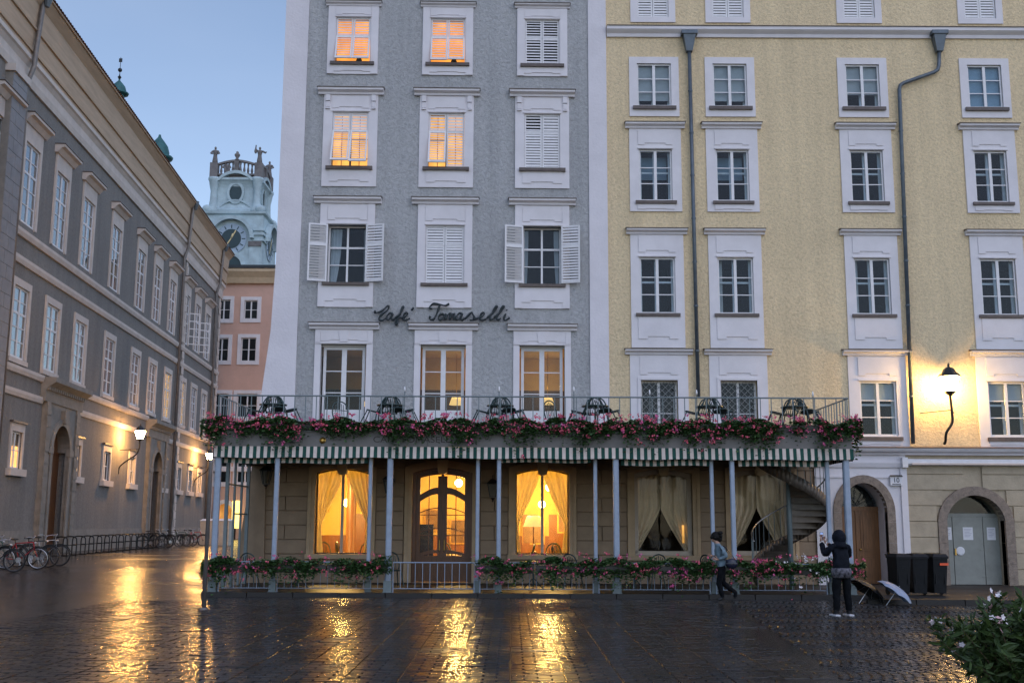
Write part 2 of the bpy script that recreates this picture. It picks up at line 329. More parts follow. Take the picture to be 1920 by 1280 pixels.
# ------------------------------------------------------------------ ground
FY = 33.5                                          # the square's house fronts
rnd = random.Random(7)
def sstep(a, b, x):
    t = max(0, min(1, (x - a) / (b - a))); return t*t*(3 - 2*t)
def gz(x, y): return 0.42 * sstep(27, 38, y) * sstep(7.6, 11.5, -x)
WETSTONE = wet('wet_setts', (0.006, 0.006, 0.006), (0.022, 0.020, 0.019), 0.11, 0.29, 0.012, 9, 0.55)
WETGROUND = wet('wet_street', (0.016, 0.015, 0.014), (0.034, 0.03, 0.028), 0.13, 0.30, 0.020, 5, 0.35, (0.30, 0.16))
MORTAR = wet('wet_joint', (0.012, 0.012, 0.012), (0.03, 0.028, 0.026), 0.12, 0.25, 0.004, 40, 0.8)
KERB = wet('wet_kerb', (0.012, 0.011, 0.010), (0.03, 0.027, 0.025), 0.45, 0.65, 0.006, 25, 0.8)
def ground_sheet():
    xs = [-400, -200, -100, -60] + [-40 + 1.0*i for i in range(34)] + [-6, -2, 4, 10, 16, 24, 40, 80, 200, 400]
    ys = [-60, -20, 0, 10, 20, 26] + [27 + 0.7*i for i in range(20)] + [42, 46, 52, 60, 75, 100, 140, 200, 300, 600]
    mb = MB(); nx = len(xs)
    pts = [(x, y, gz(x, y)) for y in ys for x in xs]
    mb.faces(pts, [(j*nx+i, j*nx+i+1, (j+1)*nx+i+1, (j+1)*nx+i) for j in range(len(ys)-1) for i in range(nx-1)])
    return mb.build('square_ground', WETGROUND, smooth=True, kind='structure')
ground = ground_sheet()
mj = MB(); mj.poly([(-10.5, 11.5, .004), (12.6, 11.5, .004), (12.6, 26.9, .004), (9.4, 26.9, .004), (9.4, 28.5, .004), (-8.2, 28.5, .004), (-10.5, 26.5, .004)])
mj.build('joint_bed', MORTAR, ground)
stones = []
def stone(cx, cy, w, d, a=0.0):
    h = 0.016 + rnd.gauss(0, 0.0022); tx, ty = rnd.gauss(0, .011), rnd.gauss(0, .014)
    stones.append((cx, cy, w, d, a, h, tx, ty, rnd.uniform(.005, .012)))
def split_x(y): return 4.2 + 0.10*(y - 22)
y = 12.0; row = 0
while y < 28.35:                                   # straight courses in strips that run towards the houses
    d = rnd.choice((0.14, 0.16, 0.18))
    xl = -9.5 if y > 20 else -8.2
    k0 = math.floor(xl / 0.68)
    for k in range(k0, 16):
        x0 = k * 0.68
        if x0 > split_x(y): break
        if y > 27.2 and x0 < -8.1: continue
        o_ = (.0, .17)[(row + k) % 2]; cuts = [0, .34, .68] if not o_ else [0, .17, .51, .68]
        for a, b in zip(cuts, cuts[1:]): stone(x0 + (a+b)/2, y + d/2 + rnd.gauss(0, .003), b - a - .014, d - .012, rnd.gauss(0, .006))
    y += d; row += 1
y = 12.0                                            # small setts laid in segmental arcs
while y < 29.4:
    for c in range(0, 64):
        xc = split_x(y) + .8 + c * .135
        for i in range(-5, 6):
            yy = y + i*0.12; x = xc + 0.34*(math.cos(i*0.12/0.66*1.1) - 1) + rnd.gauss(0, .003)
            if not 11.9 < yy < (26.7 if x > 9.3 else 28.35) or x > 12.4 or x < split_x(yy) + .74: continue
            stone(x, yy, .112, .106, -math.asin(max(-1, min(1, i*0.12*.72))) + rnd.gauss(0, .04))
    y += 1.32
stones.sort(key=lambda s: s[1])
def stone_mesh(mb, s, base=0.0):
    cx, cy, w, d, a, h, tx, ty, b = s
    ca, sa = math.cos(a), math.sin(a); P = []
    for (k, zb) in ((1.0, 0), (0.0, 1)):
        hx, hy = (w/2, d/2) if zb == 0 else (w/2 - b, d/2 - b)
        for sx, sy in ((-1,-1),(1,-1),(1,1),(-1,1)):
            lx, ly = sx*hx, sy*hy
            z = base + (-0.006 if zb == 0 else h + lx*tx + ly*ty)
            P.append((lx*ca - ly*sa, lx*sa + ly*ca, z))
    mb.faces([(cx+p[0], cy+p[1], p[2]) for p in P], [(4,5,6,7),(0,1,5,4),(1,2,6,5),(2,3,7,6),(3,0,4,7)])
near = [s for s in stones if abs(s[0]) < s[1]*0.47]
solo = set(id(s) for s in near[:300])
for s in near[:300]:
    mb = MB(); stone_mesh(mb, (0, 0) + s[2:]); o = mb.build('paving_stone', WETSTONE, ground); o.location = (s[0], s[1], .004)
mb = MB()
for s in stones:
    if id(s) not in solo: stone_mesh(mb, s, .004)
mb.build('paving_field', WETSTONE, ground, kind='stuff')
# raised pavement along the houses, with a kerb of separate stones
XL, XR = at(400, 1110, 28.9).x - .25, at(1598, 1110, 28.9).x + .1
pv = MB(); pv.box(XL, XR + .3, 28.75, 34.2, -.2, .12); pv.box(XR + .3, 17.0, 27.2, 34.2, -.2, .118)
pave = pv.build('terrace_pavement', KERB, kind='structure')
km = {}
x = XL
while x < 16.6:
    w = 1.18
    yk = 28.6 if x + w < XR + .35 else 27.05
    m = km.get('k')
    if not m:
        kb = MB(); kb.frustum(0, w-.012, 0, .14, -.1, 0.008, w-.02, .012, .14, .125); m = km['k'] = kb.mesh('kerb_stone', KERB)
    link_mesh('kerb_stone', m, pave, (x, yk, 0)); x += w
# ------------------------------------------------------------------ windows
def sash(par, u0, u1, z0, z1, y, rows, fw=.05, mull=.08, munt=.028, gm=GLASS, fm=WHITE2, solid=0.0, cols=2, dark=False, rail=None):
    mb = MB(); t = .05
    zb = z0 + solid
    mb.box(u0, u0+fw, y, y+t, z0, z1); mb.box(u1-fw, u1, y, y+t, z0, z1)
    mb.box(u0+fw, u1-fw, y, y+t, z1-fw, z1); mb.box(u0+fw, u1-fw, y, y+t, z0, zb+fw)
    cu = (u0+u1)/2
    if cols == 2: mb.box(cu-mull/2, cu+mull/2, y-.012, y+t, zb+fw, z1-fw); segs = [(u0+fw, cu-mull/2), (cu+mull/2, u1-fw)]
    elif cols == 1: segs = [(u0+fw, u1-fw)]
    else:
        w = (u1-u0-2*fw)/cols; segs = []
        for i in range(cols):
            a = u0+fw+i*w; segs.append((a, a+w-(munt if i < cols-1 else 0)))
            if i < cols-1: mb.box(a+w-munt, a+w, y, y+t, zb+fw, z1-fw)
    a0, a1 = zb+fw, z1-fw; H = a1-a0
    cuts = [a1 - H*r for r in rows]
    for j, c in enumerate(cuts[1:-1]):
        h = (rail or {}).get(j, munt)
        for a, b in segs: mb.box(a, b, y+.004, y+t-.006, c-h/2, c+h/2)
    o = mb.build('sash', fm, par)
    for a, b in segs:
        for c, d in zip(cuts, cuts[1:]):
            p = MB(); p.box(0, b-a, 0, .006, 0, c-d); q = p.build('pane', gm, par); q.location = (a, y+.026, d)
    return o
SHUT = {}
def shutter_mesh(w, h, closed=False, pitch=.088):
    k = (round(w, 2), round(h, 2), closed)
    if k in SHUT: return SHUT[k]
    mb = MB(); f = .05
    mb.box(0, f, -.02, .02, -h, 0); mb.box(w-f, w, -.02, .02, -h, 0); mb.box(f, w-f, -.02, .02, -f, 0); mb.box(f, w-f, -.02, .02, -h, -h+f)
    n = max(2, int((h - 2*f) / pitch)); p = (h - 2*f) / n
    for i in range(n):
        z = -h + f + p*(i + .12)
        if closed: mb.faces([(f,-.024,z),(w-f,-.024,z),(w-f,-.006,z+p*.80),(f,-.006,z+p*.80)], [(0,1,2,3)]); continue
        mb.faces([(f,-.022,z),(w-f,-.022,z),(w-f,-.012,z),(f,-.012,z),(f,.012,z+p*.60),(w-f,.012,z+p*.60),(w-f,.02,z+p*.60),(f,.02,z+p*.60)],
            [(0,3,2,1),(4,5,6,7),(0,1,5,4),(1,2,6,5),(2,3,7,6),(3,0,4,7)])
    SHUT[k] = mb.mesh('shutter', WHITE2); return SHUT[k]
def shutter_pair(par, u0, u1, z0, z1, y, flap=(0, 0), split=.36, shut=(0, 0, 0, 0)):
    w = (u1-u0)/2 - .012
    for i in (0, 1):
        x = u0 + .006 + i*(w + .012); zs = z1 - (z1-z0)*split
        link_mesh('shutter', shutter_mesh(w, z1-zs-.006, bool(shut[i])), par, (x, y, z1-.003))
        link_mesh('shutter', shutter_mesh(w, zs-z0-.006, bool(shut[2+i])), par, (x, y - (.025 if flap[i] else 0), zs-.003), (R_(-flap[i]), 0, 0))
def cornice(par, cu, w, z0, z1, deep=.2, mat=WHITE):
    mb = MB(); h = z1 - z0
    mb.sweepx([(.01, z0), (-deep*.45, z0), (-deep*.5, z0+h*.3), (-deep*.8, z0+h*.45), (-deep, z0+h*.55), (-deep, z1-.03), (.01, z1-.03)], cu-w/2, cu+w/2)
    o = mb.build('cornice', mat, par)
    c = MB(); c.sweepx([(.012, z1-.028), (-deep-.03, z1-.028), (-deep-.03, z1-.012), (.012, z1+.03)], cu-w/2-.025, cu+w/2+.025); c.build('flashing', SILL, par)
def sillp(par, cu, w, z0, z1, deep=.14):
    MB().box(cu-w/2, cu+w/2, -deep, .03, z0, z1).build('sill', SILL, par)
def surround(root, cu, sw, s0, s1, ow, o0, o1, style):
    """painted frame round an opening; the panels of lintel and apron stand proud of it"""
    mb = MB(); y = -.045; a, b, c, d = cu-sw/2, cu+sw/2, cu-ow/2, cu+ow/2
    mb.box(a, c, y, .04, s0, s1); mb.box(d, b, y, .04, s0, s1)
    mb.box(c, d, y, .04, o1, s1)
    if o0 - s0 > .02: mb.box(c, d, y, .04, s0, o0)
    e = y - .02; bw = (sw-ow)/2
    if style != 'plain':
        mb.box(a+.01, c-.03, e, y, s0+.01, s1-.01) if style == 'pil' else None
        if style == 'pil': mb.box(d+.03, b-.01, e, y, s0+.01, s1-.01)
        if s1 - o1 > .3:
            h = s1 - o1
            mb.prism([(c-.02, s1-.05), (d+.02, s1-.05), (d+.02, o1+h*.22), (d-ow*.18, o1+h*.22), (d-ow*.18, o1+h*.3), (c+ow*.18, o1+h*.3), (c+ow*.18, o1+h*.22), (c-.02, o1+h*.22)], e-.004, y+.01)
            mb.box(c-.04, d+.04, e-.02, y+.01, o1+.015, o1+.06)
            for s in (-1, 1):
                x = cu + s*(ow/2 + bw*.55)
                if style == 'con':
                    mb.box(x-.07, x+.07, e-.05, y, s1-.22, s1-.02); mb.box(x-.06, x+.06, e-.025, y, s1-.42, s1-.24); mb.box(x-.07, x+.07, e-.04, y, s1-.48, s1-.44)
                elif style == 'key': mb.box(x-.08, x+.08, e, y, o1+.02, s1-.04); [mb.box(x-.06+i*.06, x-.03+i*.06, e-.012, y, o1+.06, o1+.1) for i in range(3)]
            if style == 'key': mb.prism([(cu-.16, s1-.04), (cu+.16, s1-.04), (cu+.11, o1+.07), (cu-.11, o1+.07)], e-.03, y)
        if o0 - s0 > .3:
            h = o0 - s0 - .1
            mb.prism([(c-.06, o0-.12), (d+.06, o0-.12), (d+.06, s0+h*.28), (d-ow*.2, s0+h*.28), (d-ow*.2, s0+h*.36), (c+ow*.2, s0+h*.36), (c+ow*.2, s0+h*.28), (c-.06, s0+h*.28)], e-.004, y+.01)
    return mb.build('window', WHITE, root)
# ------------------------------------------------------------------ the grey cafe house
g0 = at(1145, 980, FY)
G, YW = Wall(g0.x, FY, R_(1.0)), Wall(g0.x, FY, 0.0)
cafe = thing('cafe_building', 'grey roughcast house of four upper rows of white framed windows above the cafe', 'building', (g0.x, FY, 0), G.a)
gu0, gu1 = G.U(567, 370), G.U(1104, 300)
guo = G.U(528, 240); GT = G.Z(840, -90); G1 = 4.0
gcu = [(G.U(654, 380) + G.U(661, 75))/2, (G.U(835, 380) + G.U(840, 75))/2, (G.U(1016, 380) + G.U(1017, 75))/2]
def gw(a, b, y): return G.U(b, y) - G.U(a, y)
zg = lambda y: G.Z(837, y)
GR = [  # cornice width, z0, z1 | surround w, z0, z1 | opening w, z0, z1 | sill w
    dict(c=(gw(789,892,10), zg(15), zg(6.5)), s=(gw(793,887.5,80), zg(142), zg(15)), o=(gw(808,872,80), zg(119), zg(36)), sl=(gw(798,880,122), zg(125.5), zg(120)), st='pil'),
    dict(c=(gw(777,899,172), zg(181), zg(169)), s=(gw(785,886.5,260), zg(352), zg(181)), o=(gw(802,869,260), zg(314), zg(213)), sl=(gw(792,879,318), zg(321), zg(315)), st='con'),
    dict(c=(gw(773,898,377), zg(384), zg(372)), s=(gw(782,885,480), zg(577.5), zg(384)), o=(gw(798,870,480), zg(531), zg(423.5)), sl=(gw(788,876,534), zg(537.5), zg(532)), st='pil'),
    dict(c=(gw(767,897,612), zg(619), zg(606.5)), s=(gw(776.5,885,690), 4.24, zg(619)), o=(gw(788,873,690), 4.25, zg(647)), sl=None, st='key')]
gh = [(c - r['o'][0]/2, c + r['o'][0]/2, r['o'][1], r['o'][2]) for c in gcu for r in GR]
wall_panel(MB(), gu0, gu1, G1, GT, gh, .34).build('wall', GREYCAST, cafe)
bt = [(gu0, 4.0), (gu0, GT), (guo, GT), (guo, G.Z(522, 490)), (G.U(508, 620), G.Z(508, 620)), (G.U(491, 735), G.Z(491, 735)), (G.U(480, 800), 4.0)]
MB().prism(bt, -.05, 9).build('corner_strip', LESENE, cafe)
MB().box(gu1, -.002, -.05, .5, G1, GT).build('corner_strip', LESENE, cafe)
MB().prism([(G.U(500, 980), 0), (G.U(500, 860), 3.99), (G.U(478, 860), 3.99), (G.U(440, 1040), 0)], -.12, 9).build('buttress', STONE, cafe)
NETC = cloth('white_net', (.7, .68, .68), .3)
LITO = emis('lamplit_orange', (1.0, 0.39, 0.06), .85, .35, 2.5); LITY = emis('lamplit_amber', (1.0, 0.50, 0.11), .85, .4, 2.5)
POTD = M('pot_plant_dark', (0.03, 0.03, 0.02), .7)
for ci, c in enumerate(gcu):
    for ri, r in enumerate(GR):
        ow, o0, o1 = r['o']; u0, u1 = c-ow/2, c+ow/2
        w = surround(cafe, c, r['s'][0], r['s'][1], r['s'][2], ow, o0, o1, r['st'])
        cornice(w, c, *r['c'], deep=.16 if ri == 0 else .22)
        if r['sl']: sillp(w, c, *r['sl'])
        if ri == 0:
            if ci < 2:
                MB().box(u0, u1, .3, .32, o0, o1).build('lit_room', LITO, w)
                MB().ball((c+.2, .08, o0+.1), .1, .06, .09, 6, 4).build('pot_plant', POTD, w)
            shutter_pair(w, u0, u1, o0, o1, .03, (16, 16) if ci == 0 else ((14, 16) if ci == 1 else (0, 0)), .42)
        elif ri == 1:
            if ci < 2:
                MB().box(u0, u1, .3, .32, o0, o1).build('lit_room', LITY, w)
                mb = MB(); mb.box(c-.03, c+.03, .15, .2, o0, o1); [mb.box(u0, u1, .155, .19, z-.012, z+.012) for z in (o0+.3, o0+.95)]
                [mb.box(x-.01, x+.01, .155, .19, o0, o1) for x in ((u0+c)/2, (u1+c)/2)]; mb.build('sash_bar', SILL, w)
            shutter_pair(w, u0, u1, o0, o1, .03, [(20, 18), (17, 0), (0, 0)][ci], .34, [(1, 1, 0, 0), (0, 1, 0, 0), (0, 1, 1, 1)][ci])
        elif ri == 2:
            if ci == 1: shutter_pair(w, u0, u1, o0, o1, .03, (0, 0), .35, (1, 1, 1, 1))
            else:
                sash(w, u0, u1, o0, o1, .2, [0, .37, .69, 1], .05, .06, .03, rail={0: .06})
                for sd, ww_ in ((-1, .34 if ci == 0 else .12), (1, .05 if ci == 0 else .16)):
                    cm = MB(); P_ = [[(sd*(ow/2-.06 - ww_*k/10*(1-.45*(j/8)**2)), .02*math.sin(k*2.1), -(o1-o0-.1)*j/8) for k in range(11)] for j in range(9)]
                    cm.faces([q for r_ in P_ for q in r_], [(j*11+k, j*11+k+1, (j+1)*11+k+1, (j+1)*11+k) for j in range(8) for k in range(10)]); cm.build('net_curtain', NETC, w, True, loc=(c, .33, o1-.06))
                lw = ow/2 - .01; h = o1 - o0 - .01
                for sgn, ux, ang in ((1, u0, 180+14), (-1, u1, -16)):
                    link_mesh('shutter', shutter_mesh(lw, h*.36), w, (ux, -.07, o1), (0, 0, R_(ang)))
                    link_mesh('shutter', shutter_mesh(lw, h*.64), w, (ux, -.07, o1-h*.36), (0, 0, R_(ang)))
        else:
            sash(w, u0+.05, u1-.05, o0+.02, o1-.05, .2, [0, .36, .72, 1], .09, .15, .03, solid=.95)
            MB().box(u0, u1, .14, .3, o1-.05, o1).build('frame_head', WHITE2, w)
# shell of the rooms upstairs
sh = MB()
for z in (4.05, zg(600), zg(366), zg(160)): sh.box(gu0, -.3, .345, 7, z-.12, z)
sh.box(gu0, -.3, 6.9, 7, 4, GT); sh.box(-.35, -.3, .5, 7, 4, GT); sh.box(gu0-.02, gu0+.02, .35, 7, 4, GT); sh.box(guo, .0, -.04, 9, GT, GT+.1)
sh.build('inner_walls', DARKIN, cafe)
# first floor salon: pale ceiling, three rooms in a row
CREAMIN = M('salon_paper', (0.60, 0.43, 0.20), .9, .1, 1.5)
sal = MB(); zc = zg(628); sal.box(gu0+.1, -.4, .4, 4.8, zc, zc+.05); sal.box(gu0+.1, -.4, 4.8, 4.85, 4.06, zc)
[sal.box(u-.05, u+.05, .6, 4.8, 4.06, zc) for u in ((gcu[0]+gcu[1])/2, (gcu[1]+gcu[2])/2)]
sal.build('salon_walls', CREAMIN, cafe); MB().box(gu0+.12, -.42, 4.7, 4.78, 4.06, zc-1.15).build('salon_panelling', M('salon_panelling', (.07, .04, .02), .6, .3, 2), cafe)
def lamp_light(name, loc, power, col, r=.1, parent=None):
    l = bpy.data.lights.new(name, 'POINT'); l.energy = power; l.color = col; l.shadow_soft_size = r
    o = bpy.data.objects.new(name, l); COL.objects.link(o); o.location = loc
    if parent: o.parent = parent
    return o
GLOW = emis('lamp_glow', (1.0, 0.72, 0.32), 14.0); SHADE = emis('lampshade_glow', (1.0, 0.60, 0.2), 1.1)
BRASS = M('brass', (0.45, 0.28, 0.08), .3, .2, 8, metal=.9)
def gworld(u, y, z): return G.o + G.u*u + G.n*y + Vector((0, 0, z))
def pendant(u, y, z, drop, label, power, kind='globe', col=(1, .66, .26)):
    p = gworld(u, y, z); t = thing('pendant_lamp', label, 'lamp', p, 0, 'lamps inside the cafe')
    MB().bar((0, 0, .1), (0, 0, drop), .012).build('rod', BRASS, t)
    if kind == 'globe': MB().ball((0, 0, 0), .13, n=12, m=8).build('globe', GLOW, t, True)
    elif kind == 'shade': MB().lathe([(.24, -.12), (.15, .14)], 14).build('shade', SHADE, t, True)
    else:
        MB().lathe([(.05, .1), (.28, .02), (.3, -.03), (.05, -.08)], 12).build('ring', BRASS, t)
        for i in range(7):
            a = i*2*math.pi/7; MB().ball((.27*math.cos(a), .27*math.sin(a), .09), .045, .045, .07, 6, 5).build('bulb', GLOW, t, True)
    lamp_light('lamp_light', (0, 0, .45 if kind == 'shade' else -.34), power, col, .12, t); return t
for i, (c, pw) in enumerate(zip(gcu, (6, 24, 34))):
    pendant(c + (.45, .3, .35)[i], 3.6, zg((732, 728, 726)[i]), zc - zg((732, 728, 726)[i]) - .02, ['salon lamp behind the left French window over the balcony', 'salon lamp behind the middle French window over the balcony', 'shaded lamp hanging behind the right French window over the balcony'][i], pw, 'shade', (1, .6, .25))
# ------------------------------------------------------------------ cafe ground floor
W1, DR, W2, W3, W4 = [dict(a=G.U(a, 980), b=G.U(b, 980), z0=z0, top=G.Z((a+b)/2, t), rise=rs) for a, b, z0, t, rs in
    ((590, 690, G.Z(640, 1038), 878, .13), (772, 885, .14, 876, .16), (967, 1067, G.Z(1015, 1039), 879, .13), (1190, 1299, G.Z(1245, 1041), 880, .13), (1374, 1482, G.Z(1430, 1041), 880, .13))]
uA, uB = G.U(492, 980), G.U(1531, 980)
ops = (W1, DR, W2, W3, W4)
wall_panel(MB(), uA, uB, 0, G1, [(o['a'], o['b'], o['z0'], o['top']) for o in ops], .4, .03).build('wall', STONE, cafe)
zz = .12; ck = 0
while zz < 3.9:
    h = min(.425, 3.95 - zz); segs = [(uA, uB)]
    for o in ops:
        fo = .22 if o is not DR else .24
        if o['z0'] - .12 < zz + h*.5 < o['top'] + .2:
            segs = [s for q in segs for s in ((q[0], min(q[1], o['a']-fo)), (max(q[0], o['b']+fo), q[1])) if s[1] - s[0] > .06]
    for a, b in segs:
        n = max(1, round((b-a)/1.05)); off = (.5 if ck % 2 else 0); cuts = [a] + [a + (b-a)*(i+off)/n for i in range(1 if not off else 0, n) if a + (b-a)*(i+off)/n < b-.05] + [b]
        for p, q in zip(cuts, cuts[1:]):
            e = rnd.uniform(0, .008); mb = MB(); mb.frustum(0, q-p-.012, 0, h-.014, 0, .008, q-p-.02, .008, h-.022, .05+e)
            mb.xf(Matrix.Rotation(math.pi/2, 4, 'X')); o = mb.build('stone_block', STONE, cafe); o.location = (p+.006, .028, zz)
    zz += h; ck += 1
KEYLIT = M('keystone_stone_lit', (0.62, 0.48, 0.30), .75, .12, 4, .004, 30)  # paler than the frame stone: light on the keystones is put into the colour
def path_open(o, g=0.0):
    a = arch(o['a']-g, o['b']+g, o['top']-o['rise']+g*.75, o['rise']+g*.18, 12)
    return [(o['a']-g, o['z0']-(g*.5 if o is not DR else 0))] + a + [(o['b']+g, o['z0']-(g*.5 if o is not DR else 0))]
for o in ops:
    fr = MB(); fr.band(path_open(o), path_open(o, .21), -.06, .3); fr.band(path_open(o, .12), path_open(o, .22), -.09, -.05)
    w = fr.build('window' if o is not DR else 'door', STONEF, cafe); o['part'] = w
    c = (o['a']+o['b'])/2; t = o['top']
    ks = MB(); ks.prism([(c-.17, t+.22), (c+.17, t+.22), (c+.13, t-.16), (c+.05, t-.2), (c-.05, t-.2), (c-.13, t-.16)], -.2, .1); ks.build('keystone', KEYLIT, w)
    if o is not DR: MB().box(o['a']-.25, o['b']+.25, -.14, .2, o['z0']-.14, o['z0']-.002).build('sill', STONEF, w)
FRG = M('window_frame_pale', (0.45, 0.40, 0.33), .5, .1)
def arched_sash(o, mat, fw, y, mull):
    inner = dict(o); inner['a'] = o['a']+fw; inner['b'] = o['b']-fw; inner['z0'] = o['z0']+fw; inner['top'] = o['top']-fw
    mb = MB(); mb.band(path_open(inner), path_open(o), y, y+.07); mb.box(o['a'], o['b'], y, y+.07, o['z0'], o['z0']+fw)
    c = (o['a']+o['b'])/2
    if mull: mb.box(c-mull/2, c+mull/2, y-.02, y+.06, o['z0']+fw, o['top']-fw*.5)
    mb.build('sash', mat, o['part'])
    if mull: MB().box(c-mull/2-.012, c+mull/2+.012, y-.05, y-.021, o['z0']+fw, o['top']-.04).build('mullion', FRG, o['part'])
    P = path_open(inner)
    for s in ((0, 1) if mull else (0,)):
        g = MB()
        if mull:
            pts = [p for p in P if (p[0] <= c) == (s == 0)] + [(c, inner['top'])] ; lo = inner['a'] if s == 0 else c; hi = c if s == 0 else inner['b']
            ar = [p for p in P if lo-1e-6 <= p[0] <= hi+1e-6]; g.prism(([] if s == 0 else [(c, inner['z0']), (c, inner['top'])]) + ar + ([(c, inner['top']), (c, inner['z0'])] if s == 0 else []), y+.03, y+.036)
        else: g.prism(P, y+.03, y+.036)
        g.build('pane', GLASSC, o['part'])
FRD = M('window_frame_dark', (0.05, 0.035, 0.025), .5)
FRW = M('window_frame_beige', (0.50, 0.42, 0.33), .55, .1)
arched_sash(W1, FRD, .035, .2, .06); arched_sash(W2, FRD, .035, .2, .06); arched_sash(W3, FRW, .13, .16, 0); arched_sash(W4, FRW, .13, .16, 0)
# entrance: two glazed leaves
def door_leaf(side):
    a, b = DR['a'], DR['b']; c = (a+b)/2; y = .22; z0, zt = .15, DR['top']
    u0, u1 = (a+.1, c-.012) if side == 0 else (c+.012, b-.1)
    st = .13; gz0, gz1 = G.Z(830, 1042), zt - .1
    mb = MB(); ar = arch(a+.1, b-.1, zt-DR['rise']-.06, DR['rise'], 16); top = [p for p in ar if u0-1e-6 <= p[0] <= u1+1e-6]
    if side == 0: top.append((u1, zt-.06))
    else: top.insert(0, (u0, zt-.06))
    mb.box(u0, u0+st, y, y+.06, z0, zt-.25); mb.box(u1-st, u1, y, y+.06, z0, zt-.25)
    mb.band([(p[0], p[1]-.14) for p in top], top, y+.002, y+.058); mb.box(u0+st, u1-st, y, y+.06, z0, gz0)
    mb.box(u0+st+.06, u1-st-.06, y-.02, y, z0+.2, gz0-.12)
    H = gz1 - gz0
    wv = lambda zb, th, bow: mb.band([(u0+st + (u1-u0-2*st)*i/8, zb + bow*math.sin(math.pi*((i/8)*.5 + (0 if side == 0 else .5)))) for i in range(9)], [(u0+st + (u1-u0-2*st)*i/8, zb + th + bow*math.sin(math.pi*((i/8)*.5 + (0 if side == 0 else .5)))) for i in range(9)], y+.004, y+.05)
    wv(gz0 + H*.64, .2, .22); wv(gz0 + H*.27, .03, .12); wv(gz0 + H*.5, .03, .14); wv(gz0-.02, .1, .1)
    mu = (u0+u1)/2; mb.box(mu-.013, mu+.013, y+.012, y+.045, gz0, gz1-.02); [mb.box(u0+st, u1-st, y+.012, y+.045, z-.013, z+.013) for z in (gz0+H*.24, gz0+H*.48)]
    l = mb.build('door_leaf', WOOD, DR['part']); MB().box(u0+st-.01, u1-st+.01, y+.026, y+.032, gz0, gz1).build('pane', GLASSC, DR['part'])
    MB().tube([(u1-.06 if side == 0 else u0+.06, y-.002, 1.05), (u1-.06 if side == 0 else u0+.06, y-.06, 1.08), (u1-.06 if side == 0 else u0+.06, y-.06, 1.38), (u1-.06 if side == 0 else u0+.06, y-.002, 1.41)], .014).build('handle', BRASS, DR['part'])
door_leaf(0); door_leaf(1); MB().box((DR['a']+DR['b'])/2-.04, (DR['a']+DR['b'])/2+.04, .195, .235, .15, DR['top']-.1).build('astragal', WOOD, DR['part'])
jm = MB(); jm.band([(DR['a']+.1, .14)] + arch(DR['a']+.1, DR['b']-.1, DR['top']-DR['rise']-.06, DR['rise'], 12) + [(DR['b']-.1, .14)], [(DR['a'], .14)] + arch(DR['a'], DR['b'], DR['top']-DR['rise'], DR['rise'], 12) + [(DR['b'], .14)], .1, .32); jm.build('door_frame', WOOD, DR['part'])
# the lit guest room and the unlit one beside it
ROOMW = M('cafe_room_wall', (0.60, 0.42, 0.13), .85, .12, 1.5); PANEL = M('cafe_panelling', (0.17, 0.065, 0.018), .45, .3, 3, stretch=(8, 8, .7)); FLOORW = M('cafe_floor', (0.22, 0.11, 0.04), .4, .2, 3)
um = G.U(1112, 980)
rm = MB(); rm.box(uA+.2, um, 6.0, 6.1, .1, 3.9); rm.box(uA+.2, uA+.3, .45, 6, .1, 3.9); rm.box(um, um+.1, .45, 6.1, .1, 3.9); rm.box(uA+.2, um, .44, 6.1, 3.85, 3.94); rm.build('guest_room', ROOMW, cafe)
MB().box(uA+.2, um, .44, 6.0, .04, .1).build('room_floor', FLOORW, cafe)
MB().box(uA+.32, um-.02, 5.9, 5.98, .1, 1.45).build('wainscot', PANEL, cafe)
for px, w in ((612, .5), (668, .35), (715, .6), (990, .55), (1048, .6)):
    MB().box(0, w, 0, .06, 0, 2.1).build('wall_panel', PANEL, cafe, loc=(G.U(px, 980)*1.0, 5.82, .1))
MB().lathe([(.2, .1), (.2, .3), (.16, .32), (.16, 3.3), (.2, 3.4), (.2, 3.84)], 12, (G.U(648, 980)*1.03, 3.2, 0)).build('pillar', PANEL, cafe, True)
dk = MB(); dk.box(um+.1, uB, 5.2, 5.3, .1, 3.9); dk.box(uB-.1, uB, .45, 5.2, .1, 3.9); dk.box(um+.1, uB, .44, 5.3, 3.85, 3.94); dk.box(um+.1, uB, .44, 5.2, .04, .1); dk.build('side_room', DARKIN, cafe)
MB().box(G.U(1386, 980), G.U(1399, 980), .9, .93, G.Z(1390, 1006), G.Z(1390, 942)).build('glow_slit', LITY, W4['part'])  # self-glowing slabs stand in for small lit slits in the unlit room
MB().box(G.U(1284, 980), G.U(1288, 980), .5, .53, G.Z(1287, 1018), G.Z(1287, 984)).build('glow_slit', LITY, W3['part'])
CURT = cloth('sheer_curtain', (0.88, 0.80, 0.50), .5); CURD = cloth('net_curtain', (0.80, 0.70, 0.52), .15)
